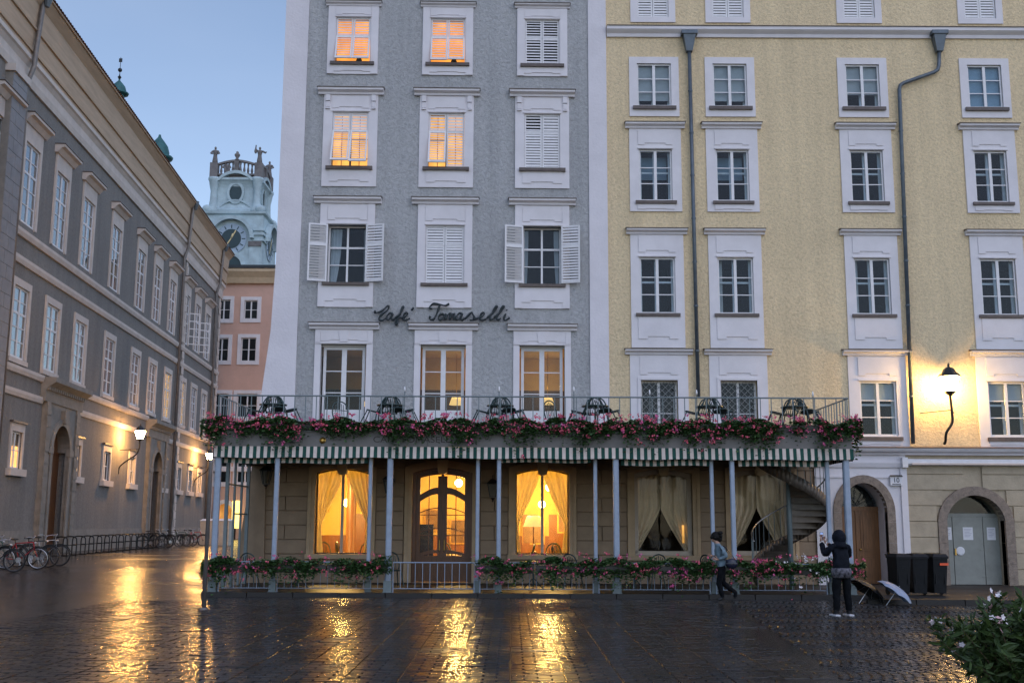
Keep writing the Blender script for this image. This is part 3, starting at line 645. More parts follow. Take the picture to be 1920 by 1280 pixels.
def curtain(o, side, mat, label, tie=.62, y=.62, meet=1.0, grp=None, st=.03):
    c = (o['a']+o['b'])/2; hw = (o['b']-o['a'])/2 + .08; H = o['top'] - o['z0'] + .15; mb = MB(); nx, nz = 26, 22
    pts = []
    for j in range(nz+1):
        t = j/nz
        e = meet if t < .02 else (meet*(1-.80*max(0, (t-st)/(tie-st))**1.15) if t < tie else meet*.2 + .10*min(1, (t-tie)*3))
        for i in range(nx+1):
            s = i/nx; xx = hw - s*e*hw; sq = .35 + .65*e
            sag = .10*math.sin(math.pi*min(1, t/tie))*s*(1-s)
            pts.append((side*xx, .055*math.sin(s*34+side+2*math.sin(t*2))*(.7+.5*t) + .02*math.sin(s*13+t*3), -t*H - sag))
    mb.faces(pts, [(j*(nx+1)+i, j*(nx+1)+i+1, (j+1)*(nx+1)+i+1, (j+1)*(nx+1)+i) for j in range(nz) for i in range(nx)])
    q = mb.build('curtain', mat, smooth=True); q.location = gworld(c, y, o['top']+.1); q.rotation_euler = (0, 0, G.a)
    m = q.modifiers.new('thickness', 'SOLIDIFY'); m.thickness = .004
    tag(q, label, 'curtain', grp)
for o, nm, mt in ((W1, 'the lit cafe window left of the door', CURT), (W2, 'the lit cafe window right of the door', CURT), (W3, 'the unlit cafe window beside the pair of posts', CURD), (W4, 'the dark window behind the spiral stair', CURD)):
    for sd, sn in ((-1, 'left'), (1, 'right')): curtain(o, sd, mt, sn + ' curtain of ' + nm, .66 if mt is CURT else .97, st=.04 if mt is CURT else .46)
ROOMC = (1, .64, .20)
for px, py, yy, k, lab, pw in ((618, 905, 2.0, 'ring', 'brass ring chandelier with small bulbs in the left lit window', 330), (650, 942, 3.4, 'globe', 'bright globe lamp beside the pillar in the left lit window', 190),
        (860, 905, 2.6, 'globe', 'bright globe lamp behind the right leaf of the glazed door', 270), (977, 898, 2.2, 'globe', 'globe lamp high at the left edge of the right lit window', 220),
        (1030, 913, 3.0, 'globe', 'globe lamp right of the mullion in the right lit window', 220), (1016, 945, 4.4, 'globe', 'lowest globe lamp behind the mullion of the right lit window', 190)):
    p = at(px, py, FY + yy); q = p - G.o; pendant(q.dot(G.u), q.dot(G.n), p.z, 3.84 - p.z, lab, pw, k, ROOMC)
CLOTHW = M('white_table_cloth', (0.8, 0.74, 0.62), .7, .06)
def room_table(px, yy, label):
    p = at(px, 1020, FY + yy); t = thing('cafe_table', label, 'table', (p.x, p.y, .1), 0, 'tables inside the cafe')
    MB().lathe([(.42, .74), (.42, .77)], 16).build('table_top', CLOTHW, t); MB().lathe([(.2, 0), (.04, .04), (.035, .74)], 8).build('pedestal', WOOD, t)
room_table(672, 2.4, 'round table with white cloth in the left lit window'); room_table(988, 1.6, 'round white table at the left of the right lit window'); room_table(1050, 2.2, 'round white table at the right of the right lit window'); room_table(850, 3.0, 'round white table behind the glazed door')
tl = at(1000, 975, FY + 1.9); t = thing('table_lamp', 'table lamp with wide pale shade in the right lit window', 'lamp', (tl.x, tl.y, .1))
MB().lathe([(.14, .0), (.13, .9), (.02, .95), (.02, tl.z-.25)], 10).build('stand', WOOD, t); MB().lathe([(.33, tl.z-.3), (.2, tl.z+.05)], 16).build('shade', SHADE, t, True)
bd = at(798, 1010, FY + .9); t = thing('menu_stand', 'dark board standing behind the left leaf of the door', 'board', (bd.x, bd.y, .1))
MB().box(-.24, .24, -.03, .03, .75, 1.75).build('board', BLACK, t); MB().box(-.03, .03, -.03, .03, 0, .75).build('leg', BLACK, t); MB().box(-.2, .2, -.15, .15, 0, .03).build('foot', BLACK, t)
# ------------------------------------------------------------------ the yellow house
yel = thing('yellow_house', 'pale yellow roughcast house with white window frames right of the cafe', 'building', (g0.x, FY, 0), 0)
zy = lambda y: YW.Z(1230, y); yw_ = lambda a, b, y: YW.U(b, y) - YW.U(a, y)
YE = YW.U(2080, 500); YT = zy(-90)
ycu = [(YW.U(a, 160) + YW.U(b, 435))/2 for a, b in ((1226, 1231), (1368, 1376.5), (1616.5, 1631), (1847.5, 1864))]
YR = [dict(s=(yw_(1182,1266,20), zy(43), zy(-75)), o=(yw_(1195,1254,20), zy(33), zy(-60)), st='plain'),
      dict(s=(yw_(1179,1272,160), zy(219), zy(108)), o=(yw_(1194,1258,160), zy(200), zy(120)), sl=(yw_(1187,1268,203), zy(206.5), zy(200.5)), st='plain'),
      dict(c=(yw_(1172,1283,236), zy(242), zy(231)), s=(yw_(1181,1278,310), zy(397), zy(242)), o=(yw_(1198,1260,330), zy(377), zy(281)), sl=(yw_(1192,1269,380), zy(383), zy(377.5)), st='pan'),
      dict(c=(yw_(1174.5,1288,434), zy(440), zy(429)), s=(yw_(1183,1283,540), zy(652), zy(440)), o=(yw_(1199,1266,535), zy(588), zy(483)), sl=(yw_(1193,1276,590), zy(593.5), zy(588)), st='pan'),
      dict(c=(yw_(1176,1302,658), zy(665), zy(654)), s=(yw_(1185,1294,740), 4.24, zy(665)), o=(yw_(1205,1274,740), zy(815), zy(713)), sl=(yw_(1198,1281,820), zy(824), zy(817)), st='pan')]
yh = []
for i, c in enumerate(ycu):
    for j, r in enumerate(YR):
        yh.append((c-r['o'][0]/2, c+r['o'][0]/2, 4.25 if (j == 4 and i < 2) else r['o'][1], r['o'][2]))
wall_panel(MB(), .002, YE, 4.15, YT, yh, .3).build('wall', YELCAST, yel)
BLIND = cloth('roller_blind', (0.62, 0.60, 0.58), .25); BLINDB = cloth('blue_blind', (0.40, 0.52, 0.62), .25)
LATT = M('white_lattice', (0.25, 0.27, 0.28), .5)
def lattice(w, u0, u1, z0, z1, y):
    mb = MB(); s = .2; n = int((u1-u0 + z1-z0)/s) + 1
    for k in range(-n, n):
        for sg in (1, -1):
            pts = []
            for tz in range(0, 41):
                z = z0 + (z1-z0)*tz/40; u = (u0+u1)/2 + k*s + sg*((z-z0) % (2*s) - s if False else (z - z0))
                if u0 <= u <= u1: pts.append((u, y, z))
            if len(pts) > 1: mb.tube([pts[0], pts[-1]], .009, 4)
    mb.build('window_grille', LATT, w, kind='stuff')
for i, c in enumerate(ycu):
    for j, r in enumerate(YR):
        ow, o0, o1 = r['o']; u0, u1 = c-ow/2, c+ow/2; door = j == 4 and i < 2
        if door: o0 = 4.25
        w = surround(yel, c, r['s'][0], r['s'][1], r['s'][2], ow, o0, o1, r['st'])
        if r.get('c'): cornice(w, c, *r['c'], deep=.2)
        if r.get('sl') and not door: sillp(w, c, *r['sl'], deep=.12)
        if j == 0: shutter_pair(w, u0, u1, o0, o1, .03, (0, 0), .4, (1, 1, 1, 1)); continue
        if door:
            sash(w, u0, u1, o0, o1, .16, [0, .5, 1], .06, .08); lattice(w, u0+.03, u1-.03, o0, o1-.03, .1)
            mb = MB(); e = .1; mb.box(u0-e, u0, -.075, .0, o0, o1+e); mb.box(u1, u1+e, -.075, 0, o0, o1+e); mb.box(u0, u1, -.075, 0, o1, o1+e); mb.build('architrave', WHITE, w); continue
        sash(w, u0, u1, o0, o1, .02, [0, .34, .67, 1], .055, .09, .03)
        mb = MB()                                     # inner casement standing behind the outer one
        y = .2; [mb.box(a, b, y, y+.04, o0, o1) for a, b in ((u0, u0+.1), (c-.06, c+.06), (u1-.1, u1))]; [mb.box(u0+.1, u1-.1, y+.003, y+.035, z-.03, z+.03) for z in (o0+.04, o0+(o1-o0)*.58)]
        mb.build('inner_casement', WHITE2, w)
        if j == 1:
            zb = [o0 + (o1-o0)*f for f in (.16, .16, .32, .06)][i]; MB().box(u0+.03, u1-.03, .12, .13, zb, o1).build('blind', BLINDB if i == 3 else BLIND, w)
        if j == 4: MB().box(u0+.03, u1-.03, .12, .13, o0 + (o1-o0)*.66, o1).build('blind', BLIND, w)
        if j == 3 and i in (1, 2): MB().box(u0+.03, u0+.2, .28, .29, o0, o1).build('net_curtain', BLIND, w)
        if j == 2 and i in (0, 1): MB().box(u0+.1, u1-.1, .5, .51, o0 + (o1-o0)*.5, o1-.1).build('blind', BLINDB, w)
sh = MB()
for z in (4.2, zy(652), zy(420), zy(222), zy(50)): sh.box(.05, YE, .305, 6, z-.1, z)
sh.box(.05, YE, 5.9, 6, 4, YT); sh.box(YE-.1, YE, .3, 6, 0, YT); sh.box(0, YE, -.04, 8, YT, YT+.1); [sh.box(u-.04, u+.04, .31, 5.9, 4.2, YT) for u in ((ycu[0]+ycu[1])/2, (ycu[1]+ycu[2])/2, (ycu[2]+ycu[3])/2)]
sh.build('inner_walls', DARKIN, yel)
z1, z0 = zy(52), zy(71); mb = MB(); h = z1-z0
mb.sweepx([(.01, z0), (-.06, z0), (-.08, z0+h*.3), (-.16, z0+h*.5), (-.2, z0+h*.62), (-.2, z1-.03), (.01, z1-.03)], .02, YE); mb.build('string_cornice', WHITE, yel)
MB().sweepx([(.0, z1-.028), (-.23, z1-.028), (-.23, z1-.01), (.0, z1+.05)], .02, YE).build('flashing', SILL, yel)
z1, z0 = YW.Z(1750, 840), YW.Z(1750, 853); uu = YW.U(1531, 980) + .01
MB().sweepx([(.05, z0), (-.08, z0), (-.1, z0+.05), (-.22, z0+.1), (-.26, z1-.05), (-.26, z1-.02), (.05, z1-.02)], uu, YE).build('ground_floor_cornice', WHITE, yel)
MB().sweepx([(.0, z1-.018), (-.29, z1-.018), (-.29, z1), (.0, z1+.06)], uu, YE).build('flashing', SILL, yel)
# downpipes with hoppers
def downpipe(name, pts, r, hop, mat, root, W, y=-.14):
    mb = MB(); P = [(W.uz(*p)[0], y, W.uz(*p)[1]) for p in pts]
    P2 = [P[0]]
    for i in range(1, len(P)-1):
        a, b, c = Vector(P[i-1]), Vector(P[i]), Vector(P[i+1]); d1 = (a-b).normalized()*.16; d2 = (c-b).normalized()*.16
        P2 += [tuple(b+d1), tuple(b + (d1+d2)*.25), tuple(b+d2)]
    P2.append(P[-1]); o = mb.tube(P2, r, 10).build(name, mat, root, True)
    if hop:
        u, _, z = P[0]; h = MB(); h.frustum(u-.1, u+.1, y-.09, y+.09, z-.05, u-.2, u+.2, y-.16, y+.13, z+.5); h.box(u-.26, u+.26, y-.2, y+.135, z+.5, z+.62); h.box(u-.1, u+.1, y-.02, y+.13, z+.62, z+.8); h.build('hopper', mat, o)
    for i in range(1, 8):
        f = i/8; a, b = P2[-2], P2[-1]; MB().lathe([(r+.012, 0), (r+.012, .05)], 10, (a[0]+(b[0]-a[0])*f, a[1], a[2]+(b[2]-a[2])*f)).build('pipe_clamp', mat, o)
    return o
downpipe('downpipe', [(1291, 98), (1308, 745)], .062, True, PIPE, yel, YW)
downpipe('downpipe', [(1758, 98), (1757, 136), (1683, 162), (1709, 832)], .062, True, PIPE, yel, YW)
# ground floor: portal with stone arch, rusticated bays and a second arch
pa, pb, pz = YW.U(1578, 980), YW.U(1664, 980), YW.Z(1625, 952)            # carved door in the arch
ra, rb = YW.U(1775, 980), YW.U(1884, 980)
uw = YW.U(1531, 980); usp = YW.U(1704, 980); Z4 = 4.16
def arch_wall(root, u0, u1, a, b, zs, rise, ztop, y, depth, mat, nm):
    mb = MB(); A = arch(a, b, zs, rise, 20)
    mb.poly([(u0, y, 0), (a, y, 0), (a, y, zs), (a, y, ztop), (u0, y, ztop)]); mb.poly([(b, y, 0), (u1, y, 0), (u1, y, ztop), (b, y, ztop), (b, y, zs)])
    for p, q in zip(A, A[1:]):
        mb.poly([(p[0], y, p[1]), (q[0], y, q[1]), (q[0], y, ztop), (p[0], y, ztop)]); mb.poly([(p[0], y, p[1]), (p[0], y+depth, p[1]), (q[0], y+depth, q[1]), (q[0], y, q[1])])
    mb.poly([(a, y, 0), (a, y+depth, 0), (a, y+depth, zs), (a, y, zs)]); mb.poly([(b, y, 0), (b, y, zs), (b, y+depth, zs), (b, y+depth, 0)])
    return mb.build(nm, mat, root)
def vous(root, a, b, zs, rise, t, y0, y1, n, mat, nm='arch_stone', jamb=0.0):
    A, B = arch(a, b, zs, rise, n*2), arch(a-t, b+t, zs, rise+t, n*2)
    for i in range(n):
        MB().band(A[2*i:2*i+3], B[2*i:2*i+3], y0, y1 - rnd.uniform(0, .004)).build(nm, mat, root)
    z = .125
    while z < zs - .01:
        h = min(.62, zs - z)
        if zs - z - h < .15: h = zs - z
        for s in (0, 1): MB().box((a-t, b)[s], (a, b+t)[s], y0 + rnd.uniform(0, .006), y1, z+.003, z+h-.003).build(nm, mat, root)
        z += h
zs1 = YW.Z(1620, 960); r1 = YW.Z(1625, 905) - zs1
w1 = arch_wall(yel, uw, usp, pa, pb, zs1, r1, Z4, 0, 1.1, WHITE, 'portal_wall')
vous(w1, pa, pb, zs1, r1, .24, -.07, .2, 9, CONGL)
MB().box(YW.U(1692, 980), usp, -.06, .0, .12, 3.6).build('pilaster', WHITE, w1)
mb = MB(); mb.sweepx([(0, 3.62), (-.05, 3.62), (-.09, 3.75), (-.09, 3.8), (0, 3.8)], uw, usp-.002); mb.sweepx([(0, 3.3), (-.03, 3.3), (-.03, 3.36), (0, 3.36)], uw, usp-.002); mb.build('band', WHITE, w1)
zl = YW.Z(1625, 956); dc = (pa+pb)/2
dm = MB(); dm.box(pa, pb, .8, .86, .12, zl); d1 = dm.build('portal_door', WOODL, w1)
for s in (0, 1):
    u0, u1 = ((pa+.06, dc-.02), (dc+.02, pb-.06))[s]
    for a, b, c, d in ((u0+.1, u1-.1, .35, .95), (u0+.1, u1-.1, 1.1, zl-.14)):
        m = MB(); m.box(a, b, .775, .8, c, d); m.box(a+.07, b-.07, .755, .775, c+.07, d-.07); m.build('door_panel', WOODL, d1)
MB().box(pa, pb, .76, .87, zl, zl+.12).build('transom', WOODL, d1); MB().box(dc-.03, dc+.03, .765, .8, .12, zl).build('astragal', WOODL, d1); MB().ball((dc+.08, .74, 1.15), .035).build('handle', BRASS, d1)
fan = MB(); A = arch(pa, pb, zs1, r1, 16); fan.prism([(pa, zl+.12)] + A + [(pb, zl+.12)], .84, .85); fan.build('fanlight', GLASS, w1)
gr = MB()
for k in range(9):
    a = math.pi*(k+.5)/9; gr.tube(spline([(dc, .8, zl+.14), (dc+.3*math.cos(a)+.05*math.sin(k*3), .78, zl+.14+.22*math.sin(a)), (dc+.62*math.cos(a), .8, zl+.14+.5*math.sin(a))], 4), .011, 4)
gr.build('fanlight_grille', BLACK, w1)
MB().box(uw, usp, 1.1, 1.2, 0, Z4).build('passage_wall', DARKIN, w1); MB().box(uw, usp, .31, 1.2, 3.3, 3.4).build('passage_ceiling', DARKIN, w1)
zs2 = YW.Z(1830, 975); r2 = YW.Z(1830, 928) - zs2
w2 = arch_wall(yel, usp, YE, ra, rb, zs2, r2, Z4, .04, .7, OCHRE, 'shop_wall')
vous(w2, ra, rb, zs2, r2, .27, -.06, .3, 9, CONGL)
z = .14
while z < 3.45:
    h = .47
    for a, b in ((usp+.012, ra-.28), (rb+.28, YE)):
        zz_ = z + h
        if zz_ > zs2:
            dz = max(0, min(z+h*.3, zs2 + r2 + .27) - zs2); hw = (rb-ra)/2 + .3; k = math.sqrt(max(0, 1 - (dz/(r2+.3))**2))
            mid = (ra+rb)/2; a, b = (a, mid - hw*k) if a < ra else (mid + hw*k, b)
        if b - a > .1: MB().box(a, b, -.01 - rnd.uniform(0, .006), .045, z, z+h-.022).build('stone_course', OCHRE, w2)
    z += h
DOORM = M('grey_metal_door', (0.26, 0.27, 0.24), .55, .12, 2.5, .004, 6); PAPER = M('paper_notice', (0.72, 0.72, 0.74), .8, .04)
zd = YW.Z(1830, 968)
m = MB(); rc = [ra, ra+(rb-ra)*.19, ra+(rb-ra)*.72, rb]
dd = MB().box(ra, rb, .45, .5, zd, zd+.1).build('shop_door', DOORM, w2)
for a, b in zip(rc, rc[1:]):
    m = MB(); m.box(a+.01, b-.01, .43, .48, .13, zd-.006); lf = m.build('door_leaf', DOORM, dd)
    pn = MB(); pw = .3 if b-a > .6 else .26; c = (a+b)/2 if b-a > .5 else (a+b)/2; pz0 = YW.Z(1830, 1012); pn.box(c-pw/2, c+pw/2, .422, .429, pz0, pz0+.38)
    q = pn.build('notice', PAPER, lf)
    ink = MB(); [ink.box(c-pw/2+.04, c+pw/2-.04-(k % 3)*.03, .419, .4215, pz0+.32-k*.045, pz0+.332-k*.045) for k in range(6)]; ink.build('notice_print', M('faint_print', (.35, .35, .42), .8), lf, kind='stuff')
ck_ = MB(); ck_.lathe([(.13, 0), (.13, .02), (.1, .03)], 20); ck_.xf(Matrix.Translation((rc[1]+.2, .425, YW.Z(1808, 1033))) @ Matrix.Rotation(math.pi/2, 4, 'X')); ck_.build('round_plate', PAPER, dd)
MB().box(rc[1]+.03, rc[1]+.07, .39, .43, 1.0, 1.2).build('handle', BRASS, dd); [MB().box(rc[2]-.12, rc[2]+.12, .415, .428, zq, zq+.03).build('hinge', DOORM, dd) for zq in (.35, 1.15)]
fan = MB(); fan.prism([(ra, zd+.1)] + arch(ra, rb, zs2, r2, 16) + [(rb, zd+.1)], .47, .478); fan.build('fanlight', GLASS, w2)
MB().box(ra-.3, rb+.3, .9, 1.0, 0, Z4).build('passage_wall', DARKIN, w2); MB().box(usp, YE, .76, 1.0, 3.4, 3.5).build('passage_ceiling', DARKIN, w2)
za = YW.Z(1800, 867)
mb = MB(); mb.sweepx([(.03, za-.1), (-.1, za-.1), (-.16, za-.04), (-.16, za+.06), (-.1, za+.1), (.03, za+.1)], YW.U(1697, 980), YE); mb.build('awning_cassette', WHITE2, w2); MB().box(YW.U(1712, 980), YE, -.2, -.165, za-.075, za-.02).build('awning_bar', CREAM, w2)
MB().box(YW.U(1694, 980), YW.U(1703, 980)+.02, -.2, -.06, za-.16, za+.14).build('bracket', WHITE2, w2)
# house number plate
def text_mesh(s, size, depth, mat, name):
    cu = bpy.data.curves.new('lettering', 'FONT'); cu.body = s; cu.size = size; cu.extrude = depth; cu.align_x = 'CENTER'; cu.align_y = 'CENTER'
    o = bpy.data.objects.new('lettering', cu); COL.objects.link(o); dg = bpy.context.evaluated_depsgraph_get(); dg.update()
    me = bpy.data.meshes.new_from_object(o.evaluated_get(dg)); me.name = name; me.materials.clear(); me.materials.append(mat)
    bpy.data.objects.remove(o); bpy.data.curves.remove(cu); return me
INK = M('black_ink', (0.02, 0.02, 0.022), .6)
p = at(1680.5, 900, FY - .09); t = thing('house_number_plate', 'small white plate with house number 10 beside the carved door', 'sign', (p.x, p.y, p.z))
MB().box(-.18, .18, 0, .025, -.15, .11).build('plate', PAPER, t); MB().frustum(-.2, .2, -.03, .03, .112, -.17, .17, .0, .03, .16).build('hood', BLACK, t)
link_mesh('number', text_mesh('10', .2, .003, INK, 'number'), t, (0, -.006, 0), (math.pi/2, 0, 0)); MB().box(-.13, .13, -.006, -.001, -.125, -.105).build('print_line', INK, t)
# ------------------------------------------------------------------ terrace canopy with balcony
CY = 28.9
CXL, CXR = at(404, 840, CY).x, at(1597, 840, CY).x
zf = lambda y: at(1000, y, CY).z
can = thing('terrace_canopy', 'long terrace canopy with striped valance and railed balcony before the cafe', 'canopy', (0, 0, 0))
Z_V0, Z_V1, Z_F1 = zf(860), zf(838.5), zf(811)
rf = MB(); rf.box(CXL+.02, CXR-.02, CY+.12, FY-.1, Z_V1+.02, Z_F1-.06); rf.build('roof_deck', M('deck_underside', (.30, .25, .20), .7, .15, 2), can)
nb = 6; bw = (CXR-CXL)/nb
for i in range(nb): MB().box(CXL+i*bw+.004, CXL+(i+1)*bw-.004, CY-.03, CY+.1, Z_V1, Z_F1).build('fascia_panel', FASCIA, can)
for x in (CXL, CXR): MB().box(x-.04, x+.04, CY+.105, FY-.1, Z_V1, Z_F1).build('fascia_panel', FASCIA, can)
MB().box(CXL-.05, CXR+.05, CY-.06, CY+.0, Z_F1+.002, Z_F1+.05).build('gutter_edge', RAIL, can)
def valance(x0, x1, y, z0, z1, nm, phase=0, wob=.012, yaxis=False):
    mb = MB(); per = .186; n = int((x1-x0)/(per/2)); st = (x1-x0)/n
    for i in range(n):
        mb.k = (i + phase) % 2; a, b = x0+i*st, x0+(i+1)*st
        w = lambda x: wob*math.sin(x*23) + wob*.7*math.sin(x*7.3)
        dz = [0, .012, .012, 0]
        if yaxis: P = [(y, a, z1), (y, b, z1), (y-.02+w(b), b, z0), (y-.02+w(a), a, z0)]
        else: P = [(a, y, z1), (b, y, z1), (b, y-.03+w(b), z0+.012*math.sin(b*3)), (a, y-.03+w(a), z0+.012*math.sin(a*3))]
        mb.poly(P)
    o = mb.build(nm, [CREAM, GREEN], can); m = o.modifiers.new('thickness', 'SOLIDIFY'); m.thickness = .006; return o
valance(CXL-.02, CXR+.02, CY-.05, Z_V0, Z_V1-.005, 'valance')
valance(CY-.04, FY-.3, CXL-.05, Z_V0, Z_V1-.005, 'side_valance', yaxis=True); valance(CY-.04, FY-.3, CXR+.05, Z_V0, Z_V1-.005, 'side_valance', yaxis=True)
for a, b, yb, ph in ((414, 690, 869.5, 1), (936, 1108, 866, 0), (1164, 1331, 871, 1), (1384, 1552, 871, 0)):
    valance(at(a, 865, CY+.25).x, at(b, 865, CY+.25).x, CY+.25, zf(yb), zf(856), 'inner_valance', ph)
    MB().box(at(a, 865, CY+.3).x, at(b, 865, CY+.3).x, CY+.27, CY+.37, zf(858), zf(851)).build('awning_bar', RAIL, can)
for px, w, yo in ((403, .15, 0), (515, .12, 0), (729, .15, 0), (935, .11, 0), (1156, .15, 0), (1376, .12, 0), (1592, .16, 0), (692, .10, .18), (895, .10, .18), (1117, .10, .18), (1337, .10, .18), (1556, .11, .18)):
    x = at(px, 985, CY+yo).x; m = MB(); b = w*.18; h = w/2; y = CY+.06+yo
    pr = [(-h+b,-h),(h-b,-h),(h,-h+b),(h,h-b),(h-b,h),(-h+b,h),(-h,h-b),(-h,-h+b)]
    m.faces([(x+p, y+q, .12) for p, q in pr] + [(x+p, y+q, Z_V1+.0) for p, q in pr], [tuple(range(7,-1,-1)), tuple(range(8,16))] + [(i, (i+1) % 8, (i+1) % 8+8, i+8) for i in range(8)])
    o = m.build('post', POST, can); MB().box(x-h-.05, x+h+.05, y-h-.05, y+h+.05, .122, .14).build('foot_plate', RAIL, o); MB().box(x-h-.03, x+h+.03, y-h-.03, y+h+.03, .14, .42).build('post_base', RAIL, o)
# posts and screen along the open left side
for yy, w in ((30.2, .09), (31.1, .06), (31.9, .06), (32.6, .09)): MB().box(CXL-.03, CXL-.03+w, yy, yy+w, .12, Z_V1).build('side_post', RAIL, can)
MB().box(CXL-.01, CXL+.02, 30.25, 32.7, 2.9, 2.94).build('side_rail', RAIL, can); MB().box(CXL-.01, CXL+.02, 31.2, 32.7, 2.1, 2.14).build('side_rail', RAIL, can)
# balcony railing
ZR = zf(743); RX0, RX1 = at(411, 745, CY+.1).x, at(1590, 745, CY+.1).x
rl = MB(); yr = CY+.1
rl.tube([(RX0, FY-.2, ZR), (RX0, yr, ZR), (RX1, yr, ZR), (RX1, FY-.9, ZR)], .022, 8)
rail = rl.build('railing', RAIL, can)
MB().tube([(RX0, FY-.2, Z_F1+.14), (RX0, yr, Z_F1+.14), (RX1, yr, Z_F1+.14), (RX1, FY-.9, Z_F1+.14)], .016, 6).build('bottom_rail', RAIL, rail)
bm_ = MB(); bm_.box(-.011, .011, -.011, .011, 0, ZR-Z_F1+.02); bme = bm_.mesh('baluster', RAIL)
x = RX0; k = 0
while x < RX1:
    link_mesh('baluster', bme, rail, (x, yr, Z_F1-.02)); x += .288
for X in (RX0, RX1):
    y = yr + .26
    while y < FY - .9: link_mesh('baluster', bme, rail, (X, y, Z_F1-.02)); y += .26
BULBW = M('milk_glass', (.8, .8, .82), .3, .03)
for i, (px, py) in enumerate(((609, 735), (759, 727), (936, 727), (1076, 727), (1218, 733), (1306, 733), (1524, 736))):
    p = at(px, py, CY + .35); t = thing('candle_post', 'slim balcony post with white candle bulb, %s from the left end' % ('first','second','third','fourth','fifth','sixth','seventh')[i], 'lamp', (p.x, p.y, Z_F1-.05), 0, 'candle posts on the balcony')
    h = p.z - Z_F1 + .05; MB().bar((0, 0, 0), (0, 0, h-.1), .014, 8).build('post', RAIL, t); MB().lathe([(.018, h-.1), (.024, h-.04), (.010, h+.04)], 8).build('bulb', BULBW, t, True)
# lettering and medal on the fascia
lt = text_mesh('CAFE TOMASELLI SEIT', .235, .004, M('faded_lettering', (.045, .035, .03), .6), 'painted_lettering')
pl = at(700, 824, CY); pr_ = at(890, 824, CY)
o = bpy.data.objects.new('painted_lettering', lt); COL.objects.link(o); o.parent = can; xs_ = [v.co.x for v in lt.vertices]; sc_ = (pr_.x-pl.x)/(max(xs_)-min(xs_)); o.scale = (sc_, .95, 1); o.rotation_euler = (math.pi/2, 0, 0); o.location = ((pl.x+pr_.x)/2, CY-.034, pl.z)
p = at(605, 825, CY-.05); m = MB(); m.lathe([(.085, 0), (.085, .02), (.06, .035), (.06, .02), (.03, .04)], 18); m.xf(Matrix.Translation((p.x, CY-.032, p.z)) @ Matrix.Rotation(math.pi/2, 4, 'X')); m.build('medal', BRASS, can)
# ------------------------------------------------------------------ planting
def leaf_cloud(n, box, size, rr, droop=0.0, hang=.3):
    """leaf-sized faces through a trough's planting; box = (x0, x1, ymid, ydepth, z0, z1)"""
    mb = MB(); x0, x1, ym, yd, z0, z1 = box
    cl = [(rr.uniform(x0, x1), rr.gauss(0, .5), rr.random()) for _ in range(max(6, int((x1-x0)*8)))]
    for i in range(n):
        c = rr.choice(cl); x = c[0] + rr.gauss(0, .14); t = min(1, max(0, c[2]*.6 + rr.random()*.5)); 
        x = min(x1+.08, max(x0-.08, x))
        top = z1 - .06 - .10*abs(math.sin(x*2.3+1.1)) - .05*math.sin(x*7.1)
        z = z0 + (top-z0)*t; y = ym + yd*(rr.gauss(0, .38)) - (.12*(1-t))
        if rr.random() < hang and droop:
            z = z0 - abs(rr.gauss(0, droop))*(.4 + .9*abs(math.sin(x*1.7+2))); y = ym - yd*.8 + rr.gauss(0, .04)
        s = size*rr.uniform(.6, 1.25); a = rr.uniform(0, 6.283); tl = rr.uniform(-.9, .9)
        M3 = Matrix.Rotation(a, 3, 'Z') @ Matrix.Rotation(tl, 3, 'X')
        pts = [M3 @ Vector(q) for q in ((-s*.5, 0, 0), (-s*.32, s*.4, .1*s), (s*.32, s*.42, .1*s), (s*.5, 0, 0), (s*.25, -s*.42, .06*s), (-s*.25, -s*.42, .06*s))]
        mb.poly([(x+q.x, y+q.y, z+q.z) for q in pts])
    return mb
def blossoms(n, box, rr, droop, size=.03, cols=(0, 0, 0, 1)):
    mb = MB(); x0, x1, ym, yd, z0, z1 = box
    for i in range(n):
        x = rr.uniform(x0-.05, x1+.05); t = rr.random(); z = z0 + (z1-z0)*(.15 + .95*t); y = ym - yd*rr.uniform(.3, 1.1)
        if rr.random() < .5 * (droop > 0): z = z0 - abs(rr.gauss(0, droop))*(.4 + .9*abs(math.sin(x*1.7+2))) + .05; y = ym - yd*1.05
        mb.k = rr.choice(cols)
        for k in range(rr.randint(4, 8)):
            c = Vector((x + rr.gauss(0, size*1.1), y + rr.gauss(0, size*.8), z + rr.gauss(0, size*.8))); s = size*rr.uniform(.5, 1.0)
            M3 = Matrix.Rotation(rr.uniform(0, 6.28), 3, 'Z') @ Matrix.Rotation(rr.uniform(.6, 1.9), 3, 'X')
            mb.poly([c + M3 @ Vector((s*math.cos(a), s*math.sin(a), s*.25*math.sin(2*a))) for a in (0, 1.25, 2.5, 3.77, 5.03)])
    return mb
TROUGH = M('planter_trough', (0.06, 0.055, 0.05), .7, .2, 4)
def planter(x0, x1, y, z, label, grp, n, nb_, h, droop, seed, size=.07, cols=(0, 0, 0, 1), hang=.3, yd=.17, rz=0, bs=.03):
    rr = random.Random(seed); cx = (x0+x1)/2; L = (x1-x0)/2
    t = thing('flower_trough', label, 'planter', (cx, y, z), rz, grp)
    m = MB(); m.frustum(-L+.03, L-.03, -.1, .1, 0, -L+.01, L-.01, -.13, .13, .2); m.build('trough', TROUGH, t)
    b = (-L, L, -.03, yd, .12, .12+h)
    leaf_cloud(n, b, size, rr, droop, hang).build('foliage', LEAF, t, kind='stuff'); blossoms(nb_, b, rr, droop, bs, cols).build('blossoms', [PETAL, PETAL2, PETALW], t, kind='stuff')
    return t
ordn = ['first', 'second', 'third', 'fourth', 'fifth', 'sixth', 'seventh', 'eighth', 'ninth', 'tenth', 'eleventh', 'twelfth']
PX0, PX1 = at(385, 800, CY-.1).x, at(1608, 800, CY-.1).x; n = 11; w = (PX1-PX0)/n
